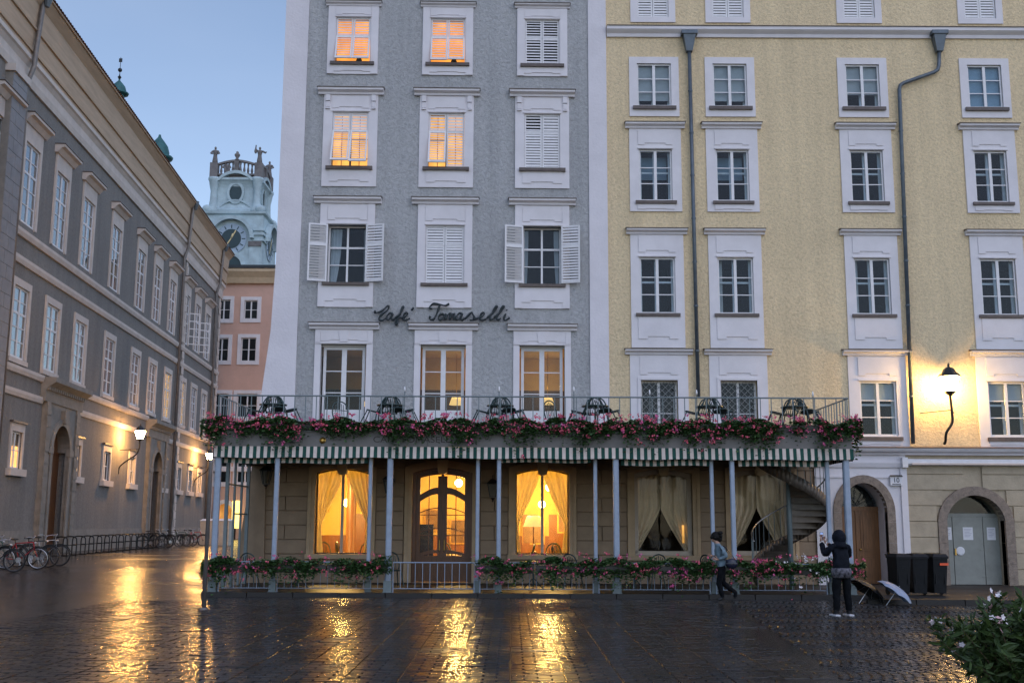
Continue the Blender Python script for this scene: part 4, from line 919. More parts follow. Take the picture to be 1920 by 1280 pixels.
for i in range(n):
    planter(PX0+i*w, PX0+(i+1)*w, CY-.02, Z_F1+.03, 'hanging pink geraniums on the balcony edge, %s trough from the left' % ordn[i], 'geranium troughs along the balcony', 2700, 62 if i != 2 else 40, .30, .2 if i not in (2,) else .12, 100+i, hang=.36)
planter(CY+.1, CY+1.7, 0, 0, 'trough of geraniums on the left return of the balcony', 'geranium troughs along the balcony', 1200, 45, .32, .22, 150, rz=-math.pi/2).location = (CXL-.12, CY+.95, Z_F1+.03)
planter(CY+.1, CY+1.7, 0, 0, 'trough of geraniums on the right return of the balcony beside the yellow house', 'geranium troughs along the balcony', 1600, 80, .36, .26, 151, rz=math.pi/2).location = (CXR+.12, CY+.9, Z_F1+.03)
# barriers between the posts and the lower troughs
def barrier(px0, px1, label, y=CY+.02, ztop=.88):
    a, b = at(px0, 1080, y).x, at(px1, 1080, y).x
    t = thing('barrier', label, 'railing', ((a+b)/2, y, .12), 0, 'low barriers between the canopy posts'); L = (b-a)/2
    MB().tube([(-L, 0, 0), (-L, 0, ztop-.12), (L, 0, ztop-.12), (L, 0, 0)], .018, 6).build('frame', POST, t)
    MB().bar((-L, 0, .1), (L, 0, .1), .012).build('bottom_rail', POST, t)
    n = max(2, int(2*L/.175)); me = MB().bar((0, 0, .1), (0, 0, ztop-.12), .009, 5).mesh('bar', POST)
    for i in range(1, n): link_mesh('bar', me, t, (-L + 2*L*i/n, 0, 0))
for a, b, l in ((410, 510, 'short barrier below the geraniums at the left corner post'), (520, 722, 'barrier below the geraniums under the left lit window'), (737, 889, 'bare grey barrier in front of the glazed cafe door'), (900, 1112, 'barrier below the geraniums under the right lit window'), (1123, 1331, 'barrier below the geraniums under the unlit window'), (1343, 1550, 'barrier below the geraniums before the spiral stair')):
    barrier(a, b, l)
sb = thing('barrier', 'side barrier of thin bars closing the left end of the terrace', 'railing', (CXL, CY+.2, .12), math.pi/2, 'low barriers between the canopy posts')
MB().tube([(0, 0, 0), (0, 0, .76), (2.2, 0, .76), (2.2, 0, 0)], .018).build('frame', RAIL, sb)
me = MB().bar((0, 0, .05), (0, 0, .76), .009, 5).mesh('bar', RAIL); [link_mesh('bar', me, sb, (.13*i, 0, 0)) for i in range(1, 17)]
def low_row(pxs, seed, name, first):
    for i, (a, b, cols, k) in enumerate(pxs):
        xa, xb = at(a, 1060, CY-.1).x, at(b, 1060, CY-.1).x
        planter(xa, xb, CY-.12, .62, name % ordn[i+first], 'geranium troughs along the terrace barrier', int(1500*(xb-xa)), int(.5*k*(xb-xa)), .36, .16, seed+i, .068, cols, .3, bs=.03)
low_row(((388, 500, (0, 0, 1), 40), (502, 614, (0, 0, 1), 30), (616, 728, (0, 0, 1), 24)), 200, 'low geranium trough left of the cafe door, %s from the corner', 0)
low_row(((890, 1002, (1, 0, 0), 34), (1004, 1116, (1, 0, 0), 38), (1118, 1230, (1, 0, 0), 38), (1232, 1344, (0, 1, 1), 42), (1346, 1458, (0, 0, 0, 1), 70), (1460, 1560, (0, 0, 2, 2), 60), (1562, 1612, (0, 0, 0), 80)), 220, 'low geranium trough right of the cafe door, %s from the door', 0)
# ------------------------------------------------------------------ iron tables and chairs
def make_chair(label, grp):
    t = thing('iron_chair', label, 'chair', (0, 0, 0), 0, grp)
    MB().lathe([(.19, .43), (.2, .45), (.19, .465)], 14).build('seat', IRON, t)
    for sx, sy in ((-1, -1), (1, -1), (-1, 1), (1, 1)):
        MB().tube(spline([(sx*.14, sy*.14, .43), (sx*.17, sy*.17, .25), (sx*.21, sy*.22, 0)], 3), .016, 5).build('leg', IRON, t)
    bk = MB(); bk.tube(spline([(-.19, .15, .44), (-.22, .2, .65), (-.17, .25, .86), (0, .27, .94), (.17, .25, .86), (.22, .2, .65), (.19, .15, .44)], 4), .019, 6); bk.build('back_hoop', IRON, t)
    bars = MB(); [bars.tube([(x, .17, .46), (x*.9, .26, .9-abs(x)*.5)], .011, 4) for x in (-.12, -.06, 0, .06, .12)]; bars.tube(spline([(-.21, .2, .66), (0, .24, .68), (.21, .2, .66)], 4), .012, 4); bars.build('back_bars', IRON, t, kind='stuff')
    return t
def make_table(label, grp):
    t = thing('iron_table', label, 'table', (0, 0, 0), 0, grp)
    MB().lathe([(.36, .7), (.38, .71), (.38, .735), (.36, .74)], 20).build('table_top', IRON, t); MB().lathe([(.03, .05), (.025, .7)], 8).build('column', IRON, t)
    f = MB(); [f.tube(spline([(0, 0, .3), (.18*math.cos(a), .18*math.sin(a), .12), (.3*math.cos(a), .3*math.sin(a), 0)], 3), .014, 5) for a in (.5, 2.6, 4.7)]; f.build('foot', IRON, t); return t
chair0, table0 = None, None
def put_table(x, y, z, label, grp):
    global table0
    if table0 is None: table0 = make_table(label, grp); table0.location = (x, y, z); return table0
    c = copy_tree(table0, (x, y, z), (0, 0, 0), label); c['group'] = grp; return c
def put_chair(x, y, z, rot, label, grp):
    global chair0
    if chair0 is None: chair0 = make_chair(label, grp); chair0.location = (x, y, z); chair0.rotation_euler = rot; return chair0
    c = copy_tree(chair0, (x, y, z), rot, label); c['group'] = grp; return c
ZD = Z_F1 + .12
MB().box(CXL+.3, CXR-.3, CY+.4, FY-.02, Z_F1-.058, ZD).build('deck_floor', KERB, can)
def lean(x, y, ang, label):                         # chair tipped so that its back rests on the table edge
    k = .66; tilt = R_(15)
    rot = (Matrix.Rotation(ang, 3, 'Z') @ Matrix.Rotation(-tilt, 3, 'X')).to_euler()
    # the chair's back (+y) points to the table; front legs leave the floor
    c = Vector((0, -.60, 0)); c.rotate(Matrix.Rotation(ang, 3, 'Z'))
    put_chair(x + c.x, y + c.y, ZD + .13, tuple(rot), label, 'chairs tipped against the balcony tables')
gn = ['leftmost balcony table', 'second balcony table from the left', 'third balcony table from the left', 'fourth balcony table from the left', 'balcony table before the right lattice window', 'rightmost balcony table']
for i, px in enumerate((512, 732, 938, 1116, 1330, 1490)):
    p = at(px, 770, 30.2); put_table(p.x, p.y, ZD, 'dark iron table under tipped chairs, ' + gn[i], 'iron tables on the balcony')
    for ang, w in ((R_(84), 'right'), (R_(-96), 'left'), (R_(28), 'near'), (R_(190), 'far')): lean(p.x, p.y, ang, 'chair tipped against the %s side of the %s' % (w, gn[i]))
for i, (px, l) in enumerate(((640, 'dark iron chair standing before the left French window'), (1040, 'dark iron chair standing before the right French window'))):
    p = at(px, 790, 31.0); put_chair(p.x, p.y, ZD, (0, 0, i*2.0+.4), l, 'chairs standing on the balcony')
for i, (px, yy) in enumerate(((470, 30.6), (740, 31.6), (1075, 31.0), (1230, 31.2), (1335, 30.8))):
    p = at(px, 1050, yy); l = ['dark iron chair behind the geraniums at the left corner', 'dark iron chair just left of the glazed door', 'dark iron chair behind the geraniums right of the lit window', 'dark iron chair below the unlit window', 'dark iron chair behind the running woman'][i]
    put_chair(p.x, p.y, .12, (0, 0, (3.0, .5, 2.6, 3.3, 2.2)[i]), l, 'chairs on the lower terrace')
for i, (px, yy) in enumerate(((560, 30.6), (1000, 30.8), (1190, 30.7))):
    p = at(px, 1050, yy); put_table(p.x, p.y, .12, ['dark iron table below the left lit window', 'dark iron table below the right lit window', 'dark iron table below the unlit window'][i], 'tables on the lower terrace')
for i, (px, yy, l) in enumerate(((615, 1.5, 'left chair behind the left lit window'), (648, 2.0, 'middle chair behind the left lit window'), (690, 1.7, 'right chair behind the left lit window'), (985, 1.2, 'chair at the left inside the right lit window'), (1032, 1.3, 'chair beside the mullion inside the right lit window'), (1056, 1.6, 'chair at the right inside the right lit window'), (850, 2.0, 'chair seen through the glazed cafe door'))):
    p = at(px, 1020, FY + yy); c = put_chair(p.x, p.y, .1, (0, 0, .7 + i*1.3), l, 'chairs inside the cafe'); c.scale = (1.1, 1.1, 1.25)
PIC = M('dark_painting', (.16, .09, .04), .5, .4, 4); FRM = M('gilt_frame', (.5, .3, .08), .4, .2, metal=.6)
for i, (px, zc_p, w, h) in enumerate(((600, 2.5, .7, .55), (690, 2.3, .5, .7), (812, 2.0, .6, .8), (862, 1.6, .7, .9), (1000, 1.5, .8, .7), (1060, 2.0, .6, .9))):
    p = at(px, 980, FY + 5.95); t = thing('wall_picture', 'dark framed picture on the cafe back wall, %s from the left' % ordn[i], 'picture', (p.x, FY + 5.78, zc_p), 0, 'pictures on the cafe back wall')
    MB().box(-w/2, w/2, 0, .04, -h/2, h/2).build('frame', FRM, t); MB().box(-w/2+.06, w/2-.06, -.008, -.001, -h/2+.06, h/2-.06).build('canvas', PIC, t)
# ------------------------------------------------------------------ script sign
SIGN = M('sign_dark_green', (0.012, 0.022, 0.026), .45, .2, 6)
sg = thing('cafe_sign', 'dark handwritten script sign of two words on the grey facade', 'sign', gworld(0, 0, 0), G.a)
A_ = [(322,205),(290,192),(255,222),(243,262),(262,280),(295,255),(324,200),(308,255),(322,280),(352,255)]
E_ = [(430,258),(478,240),(512,205),(497,188),(465,212),(455,262),(490,282),(545,258)]
L_ = [(1530,255),(1600,195),(1662,120),(1648,104),(1610,160),(1572,238),(1578,280),(1622,258)]
sh_ = lambda P, d: [(x+d, y) for x, y in P]
letters = [[[(98,160),(95,186),(120,186),(160,178),(215,140),(252,104),(272,112),(255,155),(190,205),(152,245),(150,278),(185,288),(240,255)]], [A_],
    [[(352,255),(415,205),(462,125),(452,112),(420,185),(390,285),(372,340),(354,328),(380,270),(430,245)]], [E_, [(560,162),(592,122)]],
    [[(830,138),(798,128),(808,100),(850,72),(930,84),(1000,96),(1046,72)], [(925,92),(902,160),(872,230),(842,272),(808,276),(794,255),(806,234)]],
    [[(962,198),(925,218),(908,258),(932,282),(968,252),(976,215),(955,200),(985,216),(1010,205)]],
    [[(1008,205),(1000,276),(1030,215),(1062,198),(1056,240),(1046,276),(1084,215),(1116,198),(1110,240),(1106,274),(1140,255)]], [sh_(A_, 892)],
    [[(1245,270),(1330,188),(1346,205),(1366,242),(1354,276),(1308,282)], [(1354,276),(1430,252)]], [sh_(E_, 984)], [L_], [sh_(L_, 88)], [[(1772,200),(1746,262),(1766,286),(1822,252)], [(1779,150),(1786,158)]]]
for strokes in letters:
    mb = MB()
    for st in strokes:
        P = []
        for x, y in st:
            u, z = G.uz(690 + x*.14583, 560 + y*.14583); P.append((u, -.11, z))
        Q = spline(P, 5); n = len(Q); mb.tube(Q, [.031 + .008*math.sin(i*.5) for i in range(n)], 7)
    mb.build('letter', SIGN, sg, True)
mb = MB()
for x in (150, 380, 500, 860, 1000, 1200, 1350, 1500, 1700): u, z = G.uz(690 + x*.14583, 560 + 262*.14583); mb.bar((u, -.1, z), (u, .0, z), .01, 5)
mb.build('fixing_pins', BLACK, sg, kind='stuff')
# ------------------------------------------------------------------ unlit wall lanterns beside the cafe windows
def wall_lantern(px, py, label):
    u, z = G.uz(px, py); t = thing('wall_lantern', label, 'lantern', gworld(u, -.28, z), G.a, 'unlit lanterns on the cafe front')
    gl = MB(); gl.frustum(-.08, .08, -.08, .08, -.3, -.15, .15, -.15, .15, .08); gl.build('lantern_glass', GLASS, t)
    fr = MB()
    for sx in (-1, 1):
        for sy in (-1, 1): fr.bar((sx*.085, sy*.085, -.3), (sx*.155, sy*.155, .08), .012, 5)
    fr.box(-.1, .1, -.1, .1, -.32, -.3); fr.lathe([(.08, -.34), (.02, -.4), (.03, -.43), (.005, -.47)], 8); fr.build('lantern_frame', BLACK, t)
    MB().frustum(-.19, .19, -.19, .19, .085, -.06, .06, -.06, .06, .22).build('lantern_roof', BLACK, t); MB().tube(spline([(0, .28, .05), (0, .2, .3), (0, .05, .34), (0, 0, .22)], 4), .014, 6).build('bracket', BLACK, t)
wall_lantern(503, 888, 'dark unlit lantern under the canopy at the left corner of the cafe'); wall_lantern(731, 905, 'dark unlit lantern left of the glazed cafe door'); wall_lantern(924, 912, 'dark unlit lantern right of the glazed cafe door')
# ------------------------------------------------------------------ spiral stair
sp = at(1481, 990, 31.2); st = thing('spiral_stair', 'dark iron spiral staircase rising to the balcony at the right end', 'staircase', (sp.x, sp.y, .12))
STAIRM = M('stair_iron', (0.13, 0.105, 0.085), .45, .2, 4, metal=.2)
MB().lathe([(.07, 0), (.07, 4.0)], 12).build('column', RAIL, st, True)
ns = 22; RO = 1.06; top = Z_F1 - .12 - .1
A0, AS = 150.0, 405.0
hz = lambda a: 4.0 - (a - A0) / AS * (4.0 - .19)
wedge = MB(); da = R_(10.8); wedge.faces([(.06*math.cos(-da), .06*math.sin(-da), 0), (RO*math.cos(-da), RO*math.sin(-da), 0), (RO, 0, 0), (RO*math.cos(da), RO*math.sin(da), 0), (.06*math.cos(da), .06*math.sin(da), 0)] + [(.06*math.cos(-da), .06*math.sin(-da), .05), (RO*math.cos(-da), RO*math.sin(-da), .05), (RO, 0, .05), (RO*math.cos(da), RO*math.sin(da), .05), (.06*math.cos(da), .06*math.sin(da), .05)],
    [(4,3,2,1,0), (5,6,7,8,9)] + [(i, (i+1) % 5, (i+1) % 5 + 5, i+5) for i in range(5)]); wm = wedge.mesh('step', STAIRM)
for i in range(ns): a = A0 + AS*(i+.5)/ns; link_mesh('step', wm, st, (0, 0, hz(a)), (0, 0, R_(a)))
rs = MB()
for i in range(ns-1):                                 # closed risers
    a = R_(A0 + AS*(i+1)/ns); zlo, zhi = hz(A0 + AS*(i+1.5)/ns) + .05, hz(A0 + AS*(i+.5)/ns)
    rs.faces([(.06*math.cos(a), .06*math.sin(a), zlo), (RO*math.cos(a), RO*math.sin(a), zlo), (RO*math.cos(a), RO*math.sin(a), zhi), (.06*math.cos(a), .06*math.sin(a), zhi)], [(0,1,2,3)])
rs.build('risers', STAIRM, st, kind='stuff')
sr = MB(); N = 64
lo = [(RO*math.cos(R_(A0+AS*i/N)), RO*math.sin(R_(A0+AS*i/N)), hz(A0+AS*i/N)-.12) for i in range(N+1)]
for i in range(N):
    a, b = lo[i], lo[i+1]; sr.poly([a, b, (b[0], b[1], b[2]+.34), (a[0], a[1], a[2]+.34)])
o = sr.build('stringer', STAIRM, st, True); m = o.modifiers.new('thickness', 'SOLIDIFY'); m.thickness = .025
hr = [(RO*math.cos(R_(a)), RO*math.sin(R_(a)), hz(a)+1.05) for a in range(300, 552, 8)]; MB().tube(hr, .02, 8).build('handrail', M('steel_rail', (.45, .45, .45), .25, .1, metal=.8), st, True)
bm2 = MB().bar((0, 0, 0), (0, 0, .9), .010, 5).mesh('baluster', RAIL)
for k in range(0, 30): a = 250 + k*10; link_mesh('baluster', bm2, st, (RO*math.cos(R_(a)), RO*math.sin(R_(a)), hz(a)+.15))
# ------------------------------------------------------------------ palace wing along the street on the left
PA = math.atan2(0.997, -0.078)
PW = Wall(-17.4 - .078*45, 45.0, PA)
pal = thing('palace_wing', 'long grey palace wing with tall white windows and warm eaves on the left', 'building', (PW.o.x, PW.o.y, 0), PA)
pz_ = PW.Z
PEND = PW.U(396, 920); PBEG = -16.0
pcu = [PW.U(x, y) for x, y in ((55, 350), (112, 400), (162, 445), (215, 492), (262, 535), (293, 562), (321, 585), (348, 605), (368.5, 622), (387, 640))]
ZG0 = .38
z2a, z2b = pz_(57, 428), pz_(57, 272); z1a, z1b = pz_(42, 676), pz_(42, 541); z0a, z0b = pz_(198, 901), pz_(198, 846)
s2, s1 = pz_(35, 421)-.12, pz_(31, 478); t2, t1 = pz_(165, 737), pz_(141, 766)
ZC = pz_(28, 95); ww2, ww1, ww0 = 1.75, 1.75, 1.25
P1 = dict(c=(PW.U(82, 900)+PW.U(122, 900))/2, w=2.9, crown=pz_(102, 786), top=pz_(97, 712)); P2 = dict(c=(PW.U(275, 940)+PW.U(296, 940))/2, w=2.9, crown=pz_(286, 838), top=pz_(281, 787))
g0s = [PW.U(28, 850), PW.U(141, 870), PW.U(198, 875), PW.U(246, 880), PW.U(305, 890), PW.U(334, 893), PW.U(355, 895), PW.U(373, 897)]
holes = [(c-ww2/2, c+ww2/2, z2a, z2b) for c in pcu] + [(c-ww1/2, c+ww1/2, z1a, z1b) for c in pcu] + [(c-ww0/2, c+ww0/2, z0a, z0b) for c in g0s] + [(P['c']-P['w']/2, P['c']+P['w']/2, 0, P['crown']) for P in (P1, P2)]
extra = [-2.6, -7.2, -11.8]
holes += [(c-ww2/2, c+ww2/2, z2a, z2b) for c in extra] + [(c-ww1/2, c+ww1/2, z1a, z1b) for c in extra]
wall_panel(MB(), PBEG, PEND, 0, ZC, holes, .4).build('wall', PALCAST, pal)
MB().box(PEND, PEND+.05, 0, 14, 0, ZC).build('end_wall', PALCAST, pal)
sh = MB(); [sh.box(PBEG, PEND, .41, 5, z-.15, z) for z in (t2, s1+.3, ZC)]; sh.box(PBEG, PEND, 4.9, 5, 0, ZC); sh.build('inner_walls', DARKIN, pal)
PLIT = emis('warm_room', (1.0, .55, .17), 1.7, .35, 1.5)
for i, c in enumerate(pcu + extra):
    far = 7 <= i < 10
    for k, (za, zb, w) in enumerate(((z2a, z2b, ww2), (z1a, z1b, ww1))):
        f = MB(); e = .2; f.box(c-w/2-e, c-w/2, -.08, .05, za-.05, zb+(.75 if k == 0 else .32)); f.box(c+w/2, c+w/2+e, -.08, .05, za-.05, zb+(.75 if k == 0 else .32)); f.box(c-w/2, c+w/2, -.08, .05, zb, zb+(.75 if k == 0 else .32))
        if k: f.box(c-w/2-e, c+w/2+e, -.14, .05, za-.25, za-.052)
        wd_ = f.build('window', PALTRIM, pal)
        if k == 0:
            m = MB(); m.sweepx([(.02, zb+.75), (-.15, zb+.75), (-.3, zb+.95), (-.46, zb+1.0), (-.46, zb+1.12), (.02, zb+1.12)], c-w/2-.42, c+w/2+.42); m.build('hood', PALTRIM, wd_); MB().box(c-w/2-.45, c+w/2+.45, -.5, .02, zb+1.122, zb+1.16).build('flashing', SILL, wd_)
        sash(wd_, c-w/2, c+w/2, za, zb, .015, [0, .18, .36, .57, .78, 1], .09, .13, .045, gm=GLASSP, rail={1: .1})
        if k == 1: MB().box(c-w/2+.05, c+w/2-.05, .16, .17, za+.05, zb-.05).build('net_curtain', NETC, wd_)
        if k == 1 and i in (6, 7): MB().box(c-w/2, c+w/2, .1, .11, za, zb).build('lit_room', PLIT, wd_)
        if far and k == 0 and i in (7, 8):
            m = MB(); m.box(0, .78, 0, .05, za+.1, za+2.0); [m.box(.06, .72, -.01, .06, za+.1+j*.47, za+.14+j*.47) for j in range(5)]; q = MB(); q.box(0, .06, 0, .05, 0, 2.3); q.box(.72, .78, 0, .05, 0, 2.3); [q.box(.06, .72, 0, .05, j*.56, j*.56+.06) for j in range(5)]; q.box(.36, .4, .01, .04, 0, 2.3)
            o = q.build('open_casement', WHITE2, wd_); o.location = (c+w/2, -.05, za+.08); o.rotation_euler = (0, 0, R_(-70))
for i, c in enumerate(g0s):
    w = ww0; f = MB(); e = .17; f.box(c-w/2-e, c-w/2, -.07, .05, z0a, z0b+.35); f.box(c+w/2, c+w/2+e, -.07, .05, z0a, z0b+.35); f.box(c-w/2, c+w/2, -.07, .05, z0b, z0b+.35)
    wd_ = f.build('window', PALTRIM, pal); MB().box(c-w/2-.3, c+w/2+.3, -.22, .05, z0a-.3, z0a-.002).build('sill', PALTRIM, wd_); MB().box(c-w/2-.25, c+w/2+.25, -.16, .02, z0b+.352, z0b+.44).build('flashing', SILL, wd_)
    sash(wd_, c-w/2, c+w/2, z0a, z0b, .06, [0, .5, 1], .08, .1, .04, gm=GLASSC if i < 2 else GLASSP)
    if i in (0, 1): MB().box(c-w/2, c+w/2, .13, .14, z0a, z0a+(z0b-z0a)*(.62 if i == 0 else 1)).build('lit_room', PLIT, wd_)
for z, h, d in ((s2-.32, .34, .16), (s1-.28, .34, .14), (t2-.3, .32, .14), (t1-.28, .32, .12)):
    segs = [(PBEG, PEND)]
    if z < P1['top']:
        for P in (P1, P2):
            segs = [s for a, b in segs for s in ((a, min(b, P['c']-2.6)), (max(a, P['c']+2.6), b)) if s[1]-s[0] > .1]
    for a, b in segs: MB().sweepx([(.02, z), (-d*.6, z), (-d, z+h*.5), (-d, z+h-.03), (.02, z+h)], a, b).build('string_course', PALTRIM, pal)
MB().box(PBEG, P1['c']-2.1, -.06, .0, 0, ZG0+1.1).build('plinth', PALSTONE, pal); MB().box(P1['c']+2.1, P2['c']-2.1, -.06, 0, 0, ZG0+1.1).build('plinth', PALSTONE, pal); MB().box(P2['c']+2.1, PEND, -.06, 0, 0, ZG0+1.1).build('plinth', PALSTONE, pal)
# main cornice, cove and roof edge
EZ = 24.2; EO = .72
MB().sweepx([(.05, ZC-.9), (-.1, ZC-.9), (-.16, ZC-.62), (-.12, ZC-.6), (-.12, ZC-.2), (-.24, ZC), (-.32, ZC+.06), (-.32, ZC+.25), (.05, ZC+.3)], PBEG, PEND+.3).build('main_cornice', PALTRIM, pal)
cv = MB(); prof = [(-.28, ZC+.24), (-.30, ZC+.7), (-.36, ZC+1.2), (-.48, EZ-.5), (-EO-.06, EZ-.14), (-EO-.06, EZ-.05), (.1, EZ-.02), (.1, ZC+.24)]; cv.sweepx(prof, PBEG, PEND+.5); cv.build('eave_soffit', EAVE, pal)
[MB().sweepx([(-.27-dx, ZC+.42+dz), (-.36-dx, ZC+.42+dz), (-.38-dx, ZC+.5+dz), (-.27-dx, ZC+.54+dz)], PBEG, PEND+.5).build('eave_moulding', EAVE, pal) for dx, dz in ((.0, .0), (.10, .95))]
rfm = MB(); rfm.poly([(PBEG, -EO-.1, EZ), (PEND+.6, -EO-.1, EZ), (PEND+.6, 9, EZ+6.5), (PBEG, 9, EZ+6.5)]); rfm.poly([(PBEG, 18, EZ), (PEND+.6, 18, EZ), (PEND+.6, 9, EZ+6.5), (PBEG, 9, EZ+6.5)]); rfo = rfm.build('roof', TILE, pal)
tm = MB(); 
for k in range(6): a0, a1 = math.pi*k/6, math.pi*(k+1)/6; tm.faces([(.13*math.cos(a), y, .075*math.sin(a) + (y+EO)*.62*0 ) for y in (-EO-.18, -EO+.3) for a in (a0, a1)], [(0, 1, 3, 2)])
tme = tm.mesh('roof_tile', TILE); u = PEND+.5; n = 0
while u > -1 and n < 290: link_mesh('roof_tile', tme, rfo, (u, 0, EZ+.0)); u -= .27; n += 1
MB().tube([(PBEG, -EO-.1, EZ-.07), (PEND+.6, -EO-.1, EZ-.07)], .05, 8).build('gutter', EAVE, pal)
# pilaster strip of blocks at the near end, quoins further down the street
pb_ = MB(); U0, U1 = PW.U(0, 300)-.15, PW.U(26, 300); pb_.box(U0, U1, -.3, .0, 0, ZC-.9); pil = pb_.build('pilaster', PALSTONE, pal); BLK = M('palace_block', (.25, .25, .26), .85, .12, 2, .006, 14)
z = .5; k = 0
while z < ZC - 1.2:
    cuts = [U0, U0+(U1-U0)*(.55 if k % 2 else .35), U1]
    for a, b in zip(cuts, cuts[1:]): MB().box(a+.012, b-.012, -.325, -.29, z, z+.56).build('stone_block', BLK, pil)
    z += .58; k += 1
MB().box(U0-.1, U1+.1, -.42, 0, ZC-1.2, ZC-.9).build('capital', PALTRIM, pil)
for uq in (PW.U(338.5, 700), PEND-.55):
    z = .4; k = 0; q = MB().box(uq, uq+.45, -.05, .0, 0, ZC-.9).build('quoin_strip', PALTRIM, pal)
    while z < ZC - 1.4:
        w = .62 if k % 2 else .42; MB().box(uq+.45-w+.0, uq+.45, -.1, -.052, z, z+.5).build('quoin', PALTRIM, q); z += .56; k += 1
for px0, px1, hop in (((30, 300), 1, True), ((336.5, 560), 1, True), ((397, 640), 1, False)):
    u = PW.U(*px0); m = MB(); m.tube([(u, -EO+.1, EZ-.1), (u, -EO+.12, EZ-.5), (u, -.46, ZC+.5), (u, -.44, ZC-.2), (u, -.2, ZC-1.0), (u, -.2, ZG0)], .11, 8); o = m.build('downpipe', PIPED, pal, True)
    MB().lathe([(.1, -.5), (.22, -.1), (.24, .1), (.2, .12)], 10, (u, -EO-.05, EZ-.02)).build('hopper', PIPE, o)
# portals
for P in (P1, P2):
    c, hw = P['c'], P['w']/2; ow = hw + .95; zc, zt = P['crown'], P['top']; zs = zc - hw
    mb = MB(); y = -.16; A = arch(c-hw+.25, c+hw-.25, zs, hw-.25, 18)
    mb.box(c-ow, c-hw+.25, y, 0, 0, zs); mb.box(c+hw-.25, c+ow, y, 0, 0, zs)
    for p, q in zip(A, A[1:]): mb.faces([(p[0], y, p[1]), (q[0], y, q[1]), (q[0], y, zt-1.1), (p[0], y, zt-1.1), (p[0], .6, p[1]), (q[0], .6, q[1])], [(0,1,2,3), (0,4,5,1)])
    mb.box(c-ow, c-hw+.25, y, 0, zs, zt-1.1); mb.box(c+hw-.25, c+ow, y, 0, zs, zt-1.1); mb.box(c-hw, c+hw, -.12, 0, zc+.001, zt-1.1)
    po = mb.build('portal', PALSTONE, pal)
    MB().sweepx([(0, zt-1.1), (y-.06, zt-1.1), (y-.08, zt-.6), (y-.2, zt-.45), (y-.42, zt-.3), (y-.5, zt-.25), (y-.5, zt-.03), (0, zt)], c-ow-.35, c+ow+.35).build('entablature', PALSTONE, po)
    dn = MB().box(-.07, .07, y-.22, y-.06, zt-.6, zt-.42).mesh('dentil', PALSTONE)
    [link_mesh('dentil', dn, po, (c-ow-.2+i*.3, 0, 0)) for i in range(int((2*ow+.4)/.3)+1)]
    vous(po, c-hw+.25, c+hw-.25, zs, hw-.25, .3, y-.07, y+.05, 9, PALSTONE)
    for s in (-1, 1):
        x = c + s*(ow-.26); MB().box(x-.22, x+.22, y-.07, y, 0, zt-1.1).build('portal_pilaster', PALSTONE, po); x = c + s*(hw+.02); MB().box(x-.3, x+.3, y-.09, y+.1, zs-.18, zs+.12).build('impost', PALSTONE, po)
        z = .6
        while z < zt-1.5: x = c + s*(ow-.26); MB().box(x-.26, x+.26, y-.1, y-.072, z, z+.42).build('portal_block', PALSTONE, po); z += .55
    MB().prism([(c-.25, zc+.45), (c+.25, zc+.45), (c+.16, zc-.15), (c-.16, zc-.15)], y-.2, y).build('keystone', PALSTONE, po)
    d = MB().box(c-hw, c+hw, .35, .42, ZG0, zc+.2).build('portal_door', WOOD, po); [MB().box(c+s*.62-.45, c+s*.62+.45, .32, .35, ZG0+a, ZG0+b).build('door_panel', WOOD, d) for s in (-1, 1) for a, b in ((.3, 1.4), (1.6, 3.4), (3.6, 4.6))]
# ------------------------------------------------------------------ street lamps on brackets
LGLOW = emis('street_lamp_glow', (1.0, 0.50, 0.14), 460.0); LGLOW_ASSUMED = emis('assumed_street_lamp_glow', (1.0, 0.52, 0.15), 380.0); LGLOWR = emis('street_lamp_glow_bright', (1.0, 0.60, 0.20), 190.0)
def street_lamp(head, wallpt, label, scale=1.0, stand=False, mat=LGLOW):
    t = thing('street_lamp', label, 'street lamp', head, 0, 'lit street lamps on wall brackets'); s = scale; w = Vector(wallpt) - Vector(head)
    MB().lathe([(.15*s, -.3*s), (.30*s, .12*s)], 6).build('lantern_glass', mat, t)
    rf_ = MB(); rf_.lathe([(.34*s, .125*s), (.33*s, .16*s), (.2*s, .28*s), (.16*s, .36*s), (.1*s, .4*s), (.03*s, .43*s), (.035*s, .5*s), (.005*s, .56*s)], 6); rf_.build('lantern_roof', BLACK, t)
    fr = MB(); [fr.bar((.155*s*math.cos(a), .155*s*math.sin(a), -.31*s), (.31*s*math.cos(a), .31*s*math.sin(a), .12*s), .012*s, 4) for a in [math.pi/6 + i*math.pi/3 for i in range(6)]]; fr.lathe([(.05*s, -.45*s), (.17*s, -.34*s), (.17*s, -.305*s)], 6); fr.build('lantern_frame', BLACK, t)
    if stand:
        MB().tube(spline([(0, 0, -.44*s), (.02, 0, -.9*s), (.03, .05, -1.25*s), (-.12, .15, -1.55*s), (w.x, w.y*.6, -1.8*s), (w.x, w.y*.8, w.z)], 6), .042, 8).build('bracket', BLACK, t, True)
        MB().tube([(.02, 0, -.88*s), (-.75, w.y, -.93*s)], .014, 5).build('stay', BLACK, t); MB().tube([(.02, 0, -.88*s), (.3, w.y, -.93*s)], .014, 5).build('stay', BLACK, t)
    else:
        h = Vector((w.x, w.y, 0)); MB().tube(spline([(0, 0, -.44*s), (0, 0, -.8*s), (h.x*.15, h.y*.15, -1.2*s), (h.x*.6, h.y*.6, -1.55*s), (h.x*.95, h.y*.95, -1.9*s), (w.x, w.y, -2.3*s)], 6), .04, 8).build('bracket', BLACK, t, True)
        MB().tube([(0, 0, -.9*s), (w.x, w.y, -.95*s)], .02, 5).build('stay', BLACK, t)
    return t
def on_pal(px, py, off):
    u, z = PW.uz(px, py); return PW.o + PW.u*u - PW.n*off + Vector((0, 0, z))
